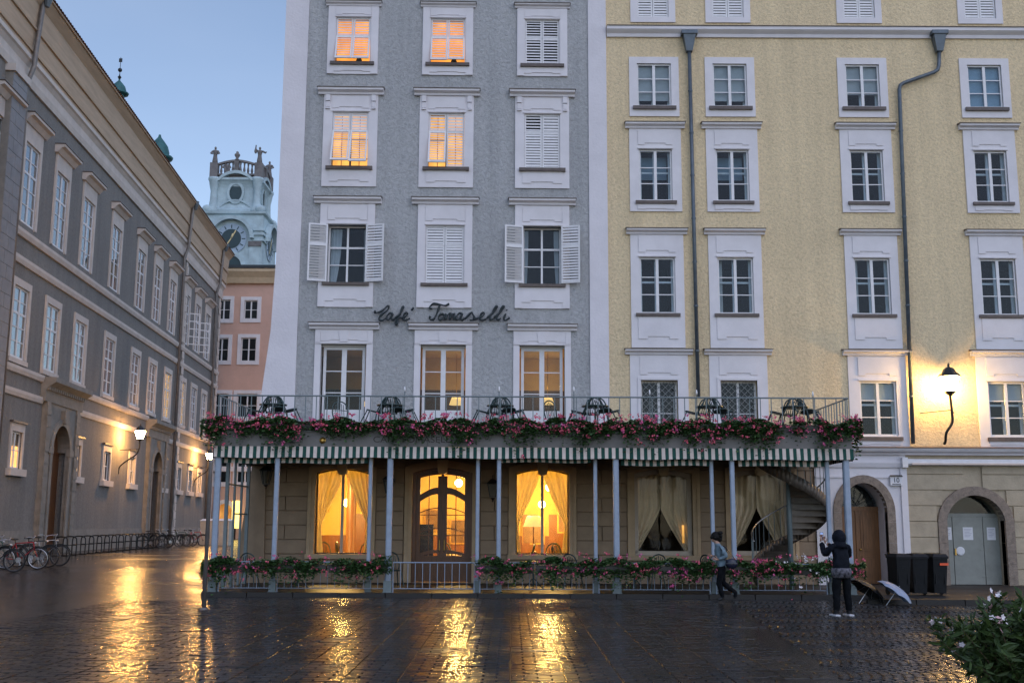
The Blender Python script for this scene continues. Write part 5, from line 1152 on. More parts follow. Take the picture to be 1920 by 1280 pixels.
for wp, hp, l in (((223, 869), (263, 812), 'lit street lamp on a curved bracket over the bicycle stands'), ((364, 893), (393, 853), 'lit street lamp at the far end of the palace wing')):
    b = on_pal(*wp, 0.0); d = ray(*hp); yy = b.y - .1; h = at(hp[0], hp[1], yy); street_lamp(h, (b.x, b.y, b.z), l, 1.0)
b = on_pal(223, 869, 0) - PW.u*26; street_lamp((b.x+1.1, b.y, 7.0), (b.x, b.y, 5), 'lit street lamp on the palace wall just beyond the left edge', 1.0, False, LGLOW_ASSUMED)  # lamp out of view, assumed from the warm light on the near palace wall
street_lamp((guo + g0.x - 1.15, 41.2, 7.2), (guo + g0.x, 41.2, 5.2), 'lit street lamp on the side wall round the corner of the cafe house', 1.0, False, LGLOW_ASSUMED)  # hidden lamp, assumed and added to warm the far palace wing and eaves
h = at(1780, 714, FY-.62); b = at(1768, 832, FY-.1); street_lamp(h, (b.x, b.y, b.z), 'large lit lantern on a curved stand against the yellow house', 1.0, True, LGLOWR)
# ------------------------------------------------------------------ pink house closing the street
KY = 97.0; K = Wall(at(400, 980, KY).x - 8, KY, 0)
pk = thing('pink_house', 'salmon pink house with white framed windows at the end of the street', 'building', (K.o.x, KY, 0), 0)
kz = lambda y: K.Z(460, y); KT = kz(532)
kw = [(K.U((a+b)/2, (c+d)/2), K.U(b, c)-K.U(a, c), kz(d), kz(c)) for a, b, c, d in ((407, 432, 562, 599), (458, 483, 563, 598), (403, 428, 634, 677), (452, 480, 633, 677), (398, 428, 738, 782), (444, 482, 738, 782), (400, 426, 862, 905), (444, 475, 862, 905))]
kh = [(u-w/2, u+w/2, a, b) for u, w, a, b in kw]
au0, au1, azs = K.U(406, 980), K.U(434, 980), kz(958); kh.append((au0, au1, 0, kz(938)))
wall_panel(MB(), 0, 22, 0, KT, kh, .3).build('wall', PINK, pk)
for u, w, a, b in kw:
    e = .32; m = MB(); m.box(u-w/2-e, u-w/2, -.08, .05, a-e, b+e); m.box(u+w/2, u+w/2+e, -.08, .05, a-e, b+e); m.box(u-w/2, u+w/2, -.08, .05, b, b+e); m.box(u-w/2, u+w/2, -.08, .05, a-e, a); o = m.build('window', WHITE, pk)
    sash(o, u-w/2, u+w/2, a, b, .1, [0, .5, 1], .08, .12, .05)
MB().sweepx([(.02, KT), (-.3, KT), (-.5, kz(522)), (-.9, kz(512)), (-.9, kz(507)), (.02, kz(507))], 0, 22).build('cornice', M('pale_ochre_trim', (.62, .48, .32), .85, .08), pk)
MB().sweepx([(.5, kz(507)+.01), (-1.0, kz(507)+.01), (-1.0, kz(501)), (.5, kz(497))], 0, 22).build('roof_edge', M('dark_roof', (.03, .04, .045), .6), pk); MB().box(0, 22, .31, 6, 0, .2).build('inner_floor', DARKIN, pk); MB().box(0, 22, 5, 5.2, 0, KT).build('inner_wall', DARKIN, pk)
MB().box(0, 22, -.15, 0, kz(870)-.2, kz(862)-1.0).build('string_course', WHITE, pk)
ar_ = MB(); A = arch(au0, au1, azs, (au1-au0)/2, 14); B = arch(au0-.35, au1+.35, azs, (au1-au0)/2+.35, 14); ar_.band([(au0, .3)] + A + [(au1, .3)], [(au0-.35, .3)] + B + [(au1+.35, .3)], -.12, .05); ar_.build('shop_arch', WHITE, pk)
MB().box(au0, au1, .3, .33, .3, kz(938)).build('shop_window', emis('warm_shop', (.9, .45, .12), .35, .7, 1.2), pk)
p = at(442, 962, KY-1.2); q = at(436, 990, KY-1.2); r = at(449, 938, KY-1.2); t = thing('lit_shop_sign', 'tall glowing yellow sign beside the arch of the pink house', 'sign', (p.x, p.y, .42)); MB().box(-.3, .3, -.1, .1, q.z-.42, r.z-.42).build('sign_face', emis('sign_glow', (1.0, .75, .2), 2.2, .3, 1.5), t); MB().box(-.06, .06, -.05, .05, 0, q.z-.42).build('post', BLACK, t)
# stall cabinets by the corner
def stall(pa_, pb_x, top, bot, Y, label):
    a, b = at(pa_, bot, Y), at(pb_x, bot, Y); t = thing('street_cabinet', label, 'cabinet', ((a.x+b.x)/2, Y, gz(a.x, Y)), 0, 'pale cabinets at the street corner'); w = (b.x-a.x)/2; h = at(pa_, top, Y).z - gz(a.x, Y); CB = MATS.get('cabinet_paint') or M('cabinet_paint', (.5, .45, .38), .6, .12)
    MB().box(-w, w, -.4, .4, 0, h).build('body', CB, t); [MB().box(-w+.06+i*w, i*w-.06, -.425, -.4, .15, h-.2).build('door_panel', CB, t) for i in (0, 1)]; MB().frustum(-w-.05, w+.05, -.45, .45, h+.002, -w+.1, w-.1, -.2, .2, h+.14).build('lid', WHITE2, t)
stall(409, 431, 976, 1021, 71, 'pale cabinet with lid behind the left canopy post'); stall(377, 403, 976, 1019, 73, 'pale cabinet at the far end behind the bicycles')
# ------------------------------------------------------------------ church tower with clock
TY = 150.0; T0 = at(434, 447, TY); tw = thing('church_tower', 'pale blue baroque church tower with clock and statues above the street', 'tower', (T0.x, TY, 0))
tz = lambda y: at(440, y, TY).z
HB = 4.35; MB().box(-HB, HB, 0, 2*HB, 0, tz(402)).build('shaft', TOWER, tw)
def sqlathe(prof, mat, nm, par=tw): return MB().lathe([(h*math.sqrt(2), z) for h, z in prof], 4, (0, HB, 0)).build(nm, mat, par)
sqlathe([(HB+.02, tz(403)), (HB+.35, tz(401)), (HB+.4, tz(397.5)), (HB, tz(397))], TOWER, 'shaft_cornice')
for ya, yb in ((433, 430), (441, 436), (452, 449)):
    for s in (-1, 1): m = MB(); m.box(s*3.0 if s > 0 else -HB-.25, HB+.25 if s > 0 else -3.0, -.25, 2.2, tz(ya), tz(yb)); m.build('string_band', TOWER, tw)
[MB().box(s*3.35-.75, s*3.35+.75, -.14, .0, tz(505), tz(452)).build('pilaster', TOWER, tw) for s in (-1, 1)]
[MB().box(s*3.35-.9, s*3.35+.9, -.3, .0, tz(462), tz(453)).build('capital', TOWERS, tw) for s in (-1, 1)]
DIAL = M('clock_dial', (.34, .44, .54), .6, .08); DDARK = M('clock_centre', (.02, .05, .06), .5); GOLD = M('clock_gold', (.7, .55, .3), .35, .1, metal=.6)
def clock(par, M4):
    c = MB(); c.lathe([(2.2, 0), (2.2, .1), (2.1, .14)], 32); c.xf(M4); d = c.build('clock', DIAL, par)
    k = MB(); k.lathe([(1.4, .15), (1.4, .2), (1.2, .22)], 28); k.xf(M4); k.build('clock_centre', DDARK, d)
    for i in range(12):
        a = i*math.pi/6; b = MB(); b.box(-.07, .07, 1.5, 2.0, .145, .17); b.xf(M4 @ Matrix.Rotation(a, 4, 'Z')); b.build('hour_mark', DDARK, d)
    for a, l in ((-R_(28), 1.35), (R_(148), 1.5), (-R_(16), .75)):
        b = MB(); b.frustum(-.09, .09, 0, l*.9, .24, -.05, .05, 0, l, .27); b.xf(M4 @ Matrix.Rotation(a, 4, 'Z')); b.build('clock_hand', GOLD, d)
    h = MB(); h.band(arch(-2.75, 2.75, 0, 2.75, 20), arch(-3.25, 3.25, 0, 3.25, 20), -.8, 0); h.xf(M4 @ Matrix.Rotation(-math.pi/2, 4, 'X') ); h.build('clock_hood', TOWER, d)
zc_ = tz(448)
clock(tw, Matrix.Translation((0, -.02, zc_)) @ Matrix.Rotation(math.pi/2, 4, 'X')); clock(tw, Matrix.Translation((HB+.02, HB, zc_)) @ Matrix.Rotation(math.pi/2, 4, 'Z') @ Matrix.Rotation(math.pi/2, 4, 'X'))
m = MB(); m.band([(-1.6, tz(520))] + arch(-1.6, 1.6, tz(500), 1.6, 14) + [(1.6, tz(520))], [(-2.2, tz(520))] + arch(-2.2, 2.2, tz(500), 2.2, 14) + [(2.2, tz(520))], -.3, 0); m.build('opening_arch', TOWER, tw); MB().prism([(-1.6, tz(520))] + arch(-1.6, 1.6, tz(500), 1.6, 14) + [(1.6, tz(520))], -.06, -.01).build('opening', DDARK, tw)
sqlathe([(3.9, tz(397)), (3.95, tz(391)), (3.35, tz(385)), (3.1, tz(376)), (3.05, tz(362)), (3.1, tz(347)), (3.25, tz(342)), (3.5, tz(337)), (3.75, tz(334)), (3.75, tz(330)), (3.2, tz(329.5))], TOWER, 'belfry')
for sx in (-1, 1):
    for yy in (.45, 2*HB-.45):
        v = MB(); v.lathe([(.95, tz(396.5)), (1.0, tz(391)), (.6, tz(384)), (.5, tz(372)), (.45, tz(355)), (.62, tz(345)), (.7, tz(338)), (.85, tz(334)), (.85, tz(330))], 10, (sx*3.1, yy+ .55*(1 if yy < 4 else -1), 0)); v.ball((sx*3.75, yy, tz(391)), .75, .75, .65); v.build('volute', TOWER, tw, True)
for M4 in (Matrix.Translation((0, HB-3.1, 0)), Matrix.Translation((3.1, HB, 0)) @ Matrix.Rotation(math.pi/2, 4, 'Z')):
    e = MB(); n = 24; co = lambda r, k: [(r*.72*math.cos(2*math.pi*i/n), tz(357) + r*math.sin(2*math.pi*i/n)) for i in range(n+1)]
    e.band(co(1.25, 0), co(1.7, 0), -.25, .1); e.xf(M4); o = e.build('oval_frame', TOWER, tw); d = MB(); d.prism(co(1.27, 0)[:-1], -.06, -.02); d.xf(M4); d.build('oval_window', DDARK, tw)
    a = MB(); a.band(arch(-2.3, 2.3, tz(336), 1.05, 14), arch(-2.7, 2.7, tz(336), 1.5, 14), -.75, .1); a.xf(M4); a.build('arched_cornice', TOWER, tw); a = MB(); a.band(arch(-2, 2, tz(384), .9, 12), arch(-2.15, 2.15, tz(384), 1.1, 12), -.3, .1); a.xf(M4); a.build('moulding', TOWER, tw)
zb0, zb1 = tz(329), tz(302)
MB().box(-3.2, 3.2, HB-3.2, HB+3.2, zb0-.3, zb0+.35).build('parapet_base', TOWERS, tw)
bl = MB().lathe([(.12, 0), (.2, .35), (.1, .7), (.16, 1.0)], 6).mesh('baluster', TOWERS)
for M4, nm in ((Matrix.Translation((0, HB-3.3, 0)), 0), (Matrix.Translation((3.3, HB, 0)) @ Matrix.Rotation(math.pi/2, 4, 'Z'), 1)):
    r_ = MB(); r_.band([(x, zb1-.35+.55*math.cos(x/2.6*1.5)) for x in [-2.6+.4*i for i in range(14)]], [(x, zb1-.05+.55*math.cos(x/2.6*1.5)) for x in [-2.6+.4*i for i in range(14)]], -.25, .25); r_.band([(x, zb0+.34) for x in (-2.6, 2.6)], [(x, zb0+.55) for x in (-2.6, 2.6)], -.25, .25); r_.xf(M4); r_.build('handrail', TOWERS, tw)
    for i in range(9):
        x = -2.2 + i*.55; p = M4 @ Vector((x, 0, 0)); zl_ = zb1-.35+.55*math.cos(x/2.6*1.5) - zb0 - .5
        if abs(x) < .3: q = MB(); q.box(-.32, .32, -.3, .3, 0, zl_); link_mesh('pedestal', q.mesh('pedestal', TOWERS), tw, (p.x, p.y, zb0+.5), (0, 0, 0))
        else: link_mesh('baluster', bl, tw, (p.x, p.y, zb0+.5), (0, 0, 0), (1, 1, zl_))
for sx in (-1, 1):
    for sy in (-1, 1): MB().box(sx*3.2-.55, sx*3.2+.55, HB+sy*3.2-.55, HB+sy*3.2+.55, zb0-.2, zb1).build('pedestal', TOWERS, tw)
def statue(x, y, z, pose):
    s = MB(); s.lathe([(.42, 0), (.38, .5), (.3, 1.0), (.27, 1.3), (.38, 1.75), (.36, 1.95), (.13, 2.05), (.1, 2.15)], 9, (0, 0, 0), None, .8); s.ball((0, 0, 2.3), .17, .19, .22)
    arms = [[(-.36, 0, 1.85), (-.62, -.1, 1.5), (-.3, -.3, 1.35)], [(.36, 0, 1.85), (.6, -.1, 1.5), (.3, -.3, 1.3)]]
    if pose: arms = [[(-.36, 0, 1.85), (-.6, -.1, 2.2), (-.55, -.1, 2.75)], [(.36, 0, 1.85), (.85, -.1, 1.6), (1.0, -.1, 1.75)]]; s.ball((-.6, 0, 1.9), .22, .2, .4)
    [s.tube(a, [.15, .13, .09], 6) for a in arms]
    return s.build('statue', TOWERS, tw, True, loc=(x, y, z))
for i, (x, y) in enumerate(((-3.2, HB-3.2), (3.2, HB-3.2), (3.2, HB+3.2), (-3.2, HB+3.2))): statue(x, y, zb1, i == 1)
MB().lathe([(.3, 0), (.35, .15), (.15, .3), (.4, .75), (.38, .95), (.15, 1.1), (.22, 1.25), (.02, 1.4)], 10, (0, HB-3.3, zb1+.42)).build('urn', TOWERS, tw, True)
# copper cupolas behind the palace roof
def cupola(px, yb, ytop, half, Y, label, spire):
    p = at(px, yb, Y); t = thing('copper_cupola', label, 'cupola', (p.x, Y, 0), 0, 'green copper cupolas behind the palace roof'); z = p.z; h = at(px, ytop, Y).z - z; s = half
    MB().lathe([(s*.75, 0), (s*.75, z)], 8).build('drum', COPPER, t); MB().lathe([(s*.75, z+.002), (s*1.3, z+h*.04), (s*1.35, z+h*.12), (s*.95, z+h*.16), (s*.97, z+h*.3), (s*.8, z+h*.55), (s*.45, z+h*.75), (s*.15, z+h*.9), (s*.1, z+h)], 12).build('dome', COPPER, t, True)
    if spire:
        m = MB(); m.lathe([(.12, z+h), (.3, z+h+.35), (.1, z+h+.6), (.05, z+h+.9), (.05, z+h+1.2)], 8); m.ball((0, 0, z+h+1.5), .33); m.lathe([(.05, z+h+1.8), (.04, z+h+3.6)], 6); m.box(-.25, .25, -.04, .04, z+h+2.8, z+h+3.4); m.build('finial', BLACK, t)
cupola(222, 178, 149, 1.15, 160, 'small green cupola with ball finial above the palace eaves', True); cupola(297, 300, 253, 1.3, 130, 'rounded green turret roof just above the palace eaves', False)
# ------------------------------------------------------------------ people
def skinned(V, E, root, sub=2):
    me = bpy.data.meshes.new('body'); me.from_pydata([v[0] for v in V], E, []); o = bpy.data.objects.new('body', me); COL.objects.link(o)
    m = o.modifiers.new('skin', 'SKIN'); m.branch_smoothing = .6; m.use_smooth_shade = True; s = o.modifiers.new('sub', 'SUBSURF'); s.levels = sub; s.render_levels = sub
    for i, v in enumerate(V):
        r = v[1] if isinstance(v[1], tuple) else (v[1], v[1]); me.skin_vertices[0].data[i].radius = r; me.skin_vertices[0].data[i].use_root = i == root
    dg = bpy.context.evaluated_depsgraph_get(); dg.update(); r = bpy.data.meshes.new_from_object(o.evaluated_get(dg)); bpy.data.objects.remove(o); return r
def person(loc, rz, V, E, zones, mats, label, hands):
    t = thing('person', label, 'person', loc, rz); me = skinned(V, E, 0); me.materials.clear()
    [me.materials.append(m) for m in mats]
    from mathutils import noise
    for v in me.vertices:                               # folds in the cloth
        if v.co.z > .12: v.co += v.normal * (.016*noise.noise(v.co*11) + .008*noise.noise(v.co*26))
    for p in me.polygons: p.material_index = zones(p.center); p.use_smooth = True
    link_mesh('body', me, t)
    for (w, d, up) in hands:                            # palm, four fingers and a thumb, curled
        w, d, up = Vector(w), Vector(d).normalized(), Vector(up).normalized(); sd = d.cross(up); h = MB(); h.tube([w - d*.02, w + d*.04, w + d*.085], [.026, .034, .03], 8, flat=.6)
        for k, (off, l) in enumerate(((-.028, .06), (-.010, .072), (.010, .068), (.028, .052))):
            b = w + d*.08 + sd*off; h.tube([b, b + d*l*.5 + up*.01, b + d*l*.7 - up*.02, b + d*l*.55 - up*.045], [.0095, .0095, .009, .007], 5)
        b = w + d*.02 - sd*.03; h.tube([b, b - sd*.03 + d*.025, b - sd*.028 + d*.055], [.012, .011, .008], 5); h.build('hand', mats[0], t, True)
    return t
SKIN = M('skin', (.42, .25, .18), .55, .08); DKCOAT = M('navy_raincoat', (.008, .010, .016), .75, .4, 7, .03, 9, spec=.12); DKTR = M('black_trousers', (.007, .008, .010), .85, .4, 8, .02, 12, spec=.08); SHOE = M('dark_shoe', (.015, .015, .016), .5); SOLE = M('white_sole', (.6, .6, .64), .6, .05)
DENIM = M('pale_blue_jacket', (.15, .21, .25), .85, .35, 8, .03, 10, spec=.15); HAIR = M('black_hair', (.008, .007, .007), .6, .3, 20, .015, 60, spec=.2)
def legs(a): return a
V = [((0,0,.95),(.18,.14)), ((0,.0,1.18),(.205,.15)), ((0,.01,1.38),(.20,.14)), ((0,.02,1.5),(.07,.07)), ((0,.05,1.60),(.105,.12)), ((0,.04,1.70),(.085,.10)),
     ((-.20,.01,1.42),.09), ((-.29,.14,1.24),.078), ((-.25,.34,1.50),.05), ((.20,.01,1.42),.09), ((.27,.17,1.20),.078), ((-.12,.37,1.48),.042),
     ((-.1,0,.88),.115), ((-.12,.02,.5),.09), ((-.14,0,.1),.07), ((-.15,.15,.05),(.05,.035)), ((.1,0,.88),.115), ((.12,.02,.5),.09), ((.15,0,.1),.07), ((.18,.15,.05),(.045,.035))]
E = [(0,1),(1,2),(2,3),(3,4),(4,5),(2,6),(6,7),(7,8),(2,9),(9,10),(10,11),(0,12),(12,13),(13,14),(14,15),(0,16),(16,17),(17,18),(18,19)]
pm = at(1581, 1151, 23.5)
man = person((pm.x, pm.y, 0.02), R_(12), V, E, lambda c: 0 if (c.y > .33 and c.z > 1.4) else (1 if c.z > .86 else (3 if c.z < .12 else 2)), [SKIN, DKCOAT, DKTR, SHOE], 'person in dark hooded coat seen from behind, raising a phone with both hands', [((-.255, .36, 1.54), (.25, .15, 1), (0, 1, 0)), ((-.135, .39, 1.50), (-.25, .1, 1), (0, 1, 0))])
hd = MB(); hd.ball((0, .035, 1.61), .145, .155, .17, 14, 10); hd.lathe([(.17, 1.40), (.13, 1.48), (.12, 1.56)], 12, (0, .01, 0), None, .85); hd.build('hood', DKCOAT, man, True)
fc = MB(); fc.ball((0, .115, 1.60), .085, .075, .12, 12, 9); fc.ball((0, .195, 1.59), .014, .02, .022, 6, 5); [fc.ball((s*.09, .09, 1.6), .012, .02, .03, 5, 4) for s in (-1, 1)]; fc.build('face', SKIN, man, True); [MB().ball((s*.034, .183, 1.62), .011, .006, .007, 6, 4).build('eye', BLACK, man) for s in (-1, 1)]; MB().ball((0, .186, 1.545), .026, .006, .007, 6, 4).build('mouth', M('lips', (.35, .12, .1), .5), man)
CT = M('patterned_waist_cloth', (.20, .19, .22), .8, .1, 16, col2=(.012, .012, .015), spec=.1); c = MB(); c.lathe([(.20, .78), (.225, .9), (.21, .98)], 16, (0, .0, 0), None, .8); c.build('waist_cloth', CT, man, True)
[MB().box(s*.155-.055, s*.155+.055, -.08, .21, 0.0, .03).build('shoe_sole', SOLE, man) for s in (-1, 1)]
ph = thing('phone', 'phone held up by the person in the dark hooded coat', 'phone', (0, 0, 0)); mm = Matrix.Translation((pm.x, pm.y, .02)) @ Matrix.Rotation(R_(12), 4, 'Z'); pp = mm @ Vector((-.195, .42, 1.64)); ph.location = pp; ph.rotation_euler = (R_(-8), 0, R_(12)); MB().box(-.037, .037, -.004, .004, -.075, .075).build('case', BLACK, ph); MB().box(-.033, .033, -.0055, -.0042, -.07, .07).build('screen', emis('phone_screen', (.25, .35, .6), .5), ph)
V = [((0,0,.86),(.16,.15)), ((0,.05,1.1),(.17,.145)), ((0,.09,1.3),(.165,.13)), ((0,.12,1.41),(.05,.05)), ((0,.16,1.50),(.07,.085)), ((0,.16,1.58),(.06,.075)),
     ((-.18,.08,1.32),.078), ((-.22,-.08,1.10),.066), ((-.17,.12,1.02),.036), ((.18,.08,1.32),.078), ((.22,-.04,1.08),.066), ((.15,.17,1.08),.036),
     ((-.09,0,.80),.105), ((-.09,.12,.46),.078), ((-.09,.02,.09),.056), ((-.09,.15,.045),(.04,.03)), ((.09,0,.80),.105), ((.1,-.02,.45),.078), ((.1,-.34,.20),.056), ((.1,-.30,.07),(.04,.03))]
pwm = at(1356, 1125, 27.4)
wom = person((pwm.x, pwm.y, .03), R_(90), V, E, lambda c: (0 if c.z > 1.40 else (1 if c.z > .84 and not (abs(c.x) < .21 and c.y > .17 and c.z < 1.08) else (3 if c.z < .11 else 2))), [SKIN, DENIM, DKTR, SHOE], 'dark haired person in a pale blue jacket hurrying left past the geraniums', [((-.17, .14, 1.02), (0, 1, .1), (1, 0, 0)), ((.15, .19, 1.09), (0, 1, .2), (-1, 0, 0))])
hr_ = MB(); hr_.ball((0, .13, 1.57), .12, .135, .12, 14, 10); hr_.ball((0, .06, 1.53), .09, .08, .1); [hr_.ball((rnd.gauss(0, .05), .09+rnd.gauss(0, .05), 1.6+rnd.gauss(0, .035)), .05, .05, .045, 6, 5) for _ in range(12)]; hr_.build('hair', HAIR, wom, True); fc = MB(); fc.ball((0, .185, 1.52), .065, .07, .1, 12, 8); fc.ball((0, .26, 1.515), .012, .018, .018, 6, 5); fc.build('face', SKIN, wom, True); [MB().ball((s*.03, .247, 1.54), .009, .006, .006, 6, 4).build('eye', BLACK, wom) for s in (-1, 1)]; [MB().ball((s*.075, .15, 1.52), .01, .02, .028, 5, 4).build('ear', SKIN, wom) for s in (-1, 1)]; MB().ball((0, .247, 1.475), .02, .006, .006, 6, 4).build('mouth', MATS['lips'], wom)
bg_ = thing('handbag', 'dark shiny shoulder bag of the person in the pale blue jacket', 'bag', (0, 0, 0)); mm = Matrix.Translation((pwm.x, pwm.y, .03)) @ Matrix.Rotation(R_(90), 4, 'Z'); bg_.location = mm @ Vector((-.25, -.18, .92)); bg_.rotation_euler = (0, 0, R_(90))
BAGM = M('black_patent', (.012, .014, .03), .2, .2, 8); m = MB(); m.ball((0, 0, 0), .08, .155, .125, 12, 8); m.box(-.05, .05, -.13, .13, .03, .1); m.build('bag_body', BAGM, bg_, True); MB().tube(spline([(0, -.13, .06), (.05, -.02, .2), (.1, .14, .40), (.12, .20, .36), (.05, .14, .06)], 5), .012, 5).build('strap', BAGM, bg_)
# ------------------------------------------------------------------ umbrellas laid on the paving
UM1 = M('umbrella_black', (.008, .009, .010), .5, .2, 5); UM2 = M('umbrella_silver_blue', (.30, .34, .44), .3, .15, 2, col2=(.20, .25, .36)); STEEL = M('steel', (.5, .5, .52), .3, .1, metal=.8)
def umbrella(px, py, Y, R, tilt, yaw, mat, label, base=0.0):
    p = at(px, py, Y); t = thing('open_umbrella', label, 'umbrella', (p.x, Y, base + R*math.sin(tilt) + .015), 0, 'open umbrellas laid on the paving'); t.rotation_euler = (Matrix.Rotation(yaw, 3, 'Z') @ Matrix.Rotation(tilt, 3, 'Y')).to_euler()
    c = MB(); n = 8; rings = [(R, 0), (R*.86, R*.17), (R*.6, R*.31), (R*.3, R*.38), (.012, R*.40)]
    pts = []
    for k, (r, z) in enumerate(rings):
        for i in range(n*4):
            a = 2*math.pi*i/(n*4); f = (i % 4)/4; sc = 1 - (.07 if k < 3 else .03)*math.sin(math.pi*f); pts.append((r*sc*math.cos(a), r*sc*math.sin(a), z + (.03*math.sin(math.pi*f) if k == 0 else 0)))
    N = n*4; c.faces(pts, [(k*N+i, k*N+(i+1) % N, (k+1)*N+(i+1) % N, (k+1)*N+i) for k in range(len(rings)-1) for i in range(N)]); o = c.build('canopy', mat, t); mo = o.modifiers.new('thickness', 'SOLIDIFY'); mo.thickness = .003
    MB().bar((0, 0, -.34*R/.47), (0, 0, R*.46), .008, 6).build('shaft', STEEL, t)
    for i in range(n): a = 2*math.pi*i/n; MB().tube([(0, 0, R*.39), (R*.58*math.cos(a), R*.58*math.sin(a), R*.295), (R*.98*math.cos(a), R*.98*math.sin(a), .0)], .004, 4).build('rib', STEEL, t)
    MB().tube(spline([(0, 0, -.34*R/.47), (0, 0, -.42*R/.47), (.035, 0, -.47*R/.47), (.07, 0, -.43*R/.47)], 4), .012, 6).build('handle', BLACK, t)
umbrella(1677, 1114, 26.6, .47, R_(36), R_(-8), UM2, 'silver blue open umbrella lying on the wet paving beside the bins'); umbrella(1625, 1108, 27.0, .47, R_(38), R_(8), UM1, 'black open umbrella lying behind the person with the phone')
# ------------------------------------------------------------------ wheelie bins
BINM = M('black_bin_plastic', (.009, .010, .012), .55, .3, 6, .003, 30, spec=.25); ORANGE = M('orange_sticker', (.8, .10, .03), .5)
for i, (px, l) in enumerate(((1688, 'left of the three black wheelie bins by the carved door'), (1722, 'middle one of the three black wheelie bins'), (1757, 'right black wheelie bin with an orange sticker'))):
    p = at(px, 1110, 28.75 + .05*i); t = thing('wheelie_bin', l, 'bin', (p.x, p.y, .122), (.1, -.05, .06)[i], 'three black wheelie bins'); W = .19
    MB().frustum(-W*.82, W*.82, -.2, .24, .06, -W, W, -.3, .3, .95).build('body', BINM, t); MB().box(-W-.015, W+.015, -.32, .31, .93, .97).build('rim', BINM, t)
    m = MB(); m.frustum(-W-.02, W+.02, -.34, .33, .972, -W+.03, W-.03, -.27, .28, 1.05); m.build('lid', BINM, t); MB().tube([(-.18, .33, .98), (-.18, .4, 1.02), (.18, .4, 1.02), (.18, .33, .98)], .018, 6).build('handle', BINM, t)
    for s in (-1, 1): w = MB(); w.lathe([(.1, -.025), (.1, .025)], 12); w.xf(Matrix.Translation((s*.22, .24, .1)) @ Matrix.Rotation(math.pi/2, 4, 'Y')); w.build('wheel', BLACK, t)
    [MB().box(x-.012, x+.012, -.262, -.2, .3, .8).build('rib', BINM, t) for x in (-.12, .12)]
    if i == 2: m = MB(); m.box(-.02, .2, -.318, -.29, .76, .82); m.build('sticker', ORANGE, t)
# ------------------------------------------------------------------ slim post before the terrace
p = at(382, 1139, 24.4); t = thing('slim_post', 'slim dark post standing on the paving before the left canopy corner', 'post', (p.x, p.y, 0)); MB().lathe([(.045, 0), (.045, 3.18), (.05, 3.2), (.02, 3.24)], 10).build('shaft', PIPED, t, True); MB().lathe([(.09, 0), (.09, .03), (.05, .06)], 10).build('foot', PIPED, t)
# ------------------------------------------------------------------ bicycle stands and bicycles
hm = MB().tube(spline([(-.32, 0, -.05), (-.32, 0, .62), (-.24, 0, .78), (0, 0, .82), (.24, 0, .78), (.32, 0, .62), (.32, 0, -.05)], 4), .028, 6).mesh('hoop', BLACK); fm_ = MB().box(-.4, .4, -.03, .03, 0, .03).mesh('foot_rail', BLACK); mid = MB().tube([(-.32, 0, .45), (.32, 0, .45)], .016, 5).mesh('cross_bar', BLACK)
for i in range(15):
    f = i/14; y = 47.0 + 17.5*f; x = PW.o.x + PW.u.x/PW.u.y*(y-45) + 2.05; t = thing('bicycle_stand', 'black hoop bicycle stand below the palace wall, %s from the near end' % (ordn + ['thirteenth', 'fourteenth', 'fifteenth'])[i], 'bicycle stand', (x, y, gz(x, y)), R_(-12), 'row of hoop bicycle stands')
    link_mesh('hoop', hm, t); link_mesh('foot_rail', fm_, t); link_mesh('cross_bar', mid, t)
RIMD = M('dull_rim', (.10, .10, .105), .45, .2, metal=.5); TYRE = M('tyre_rubber', (.012, .012, .013), .7)
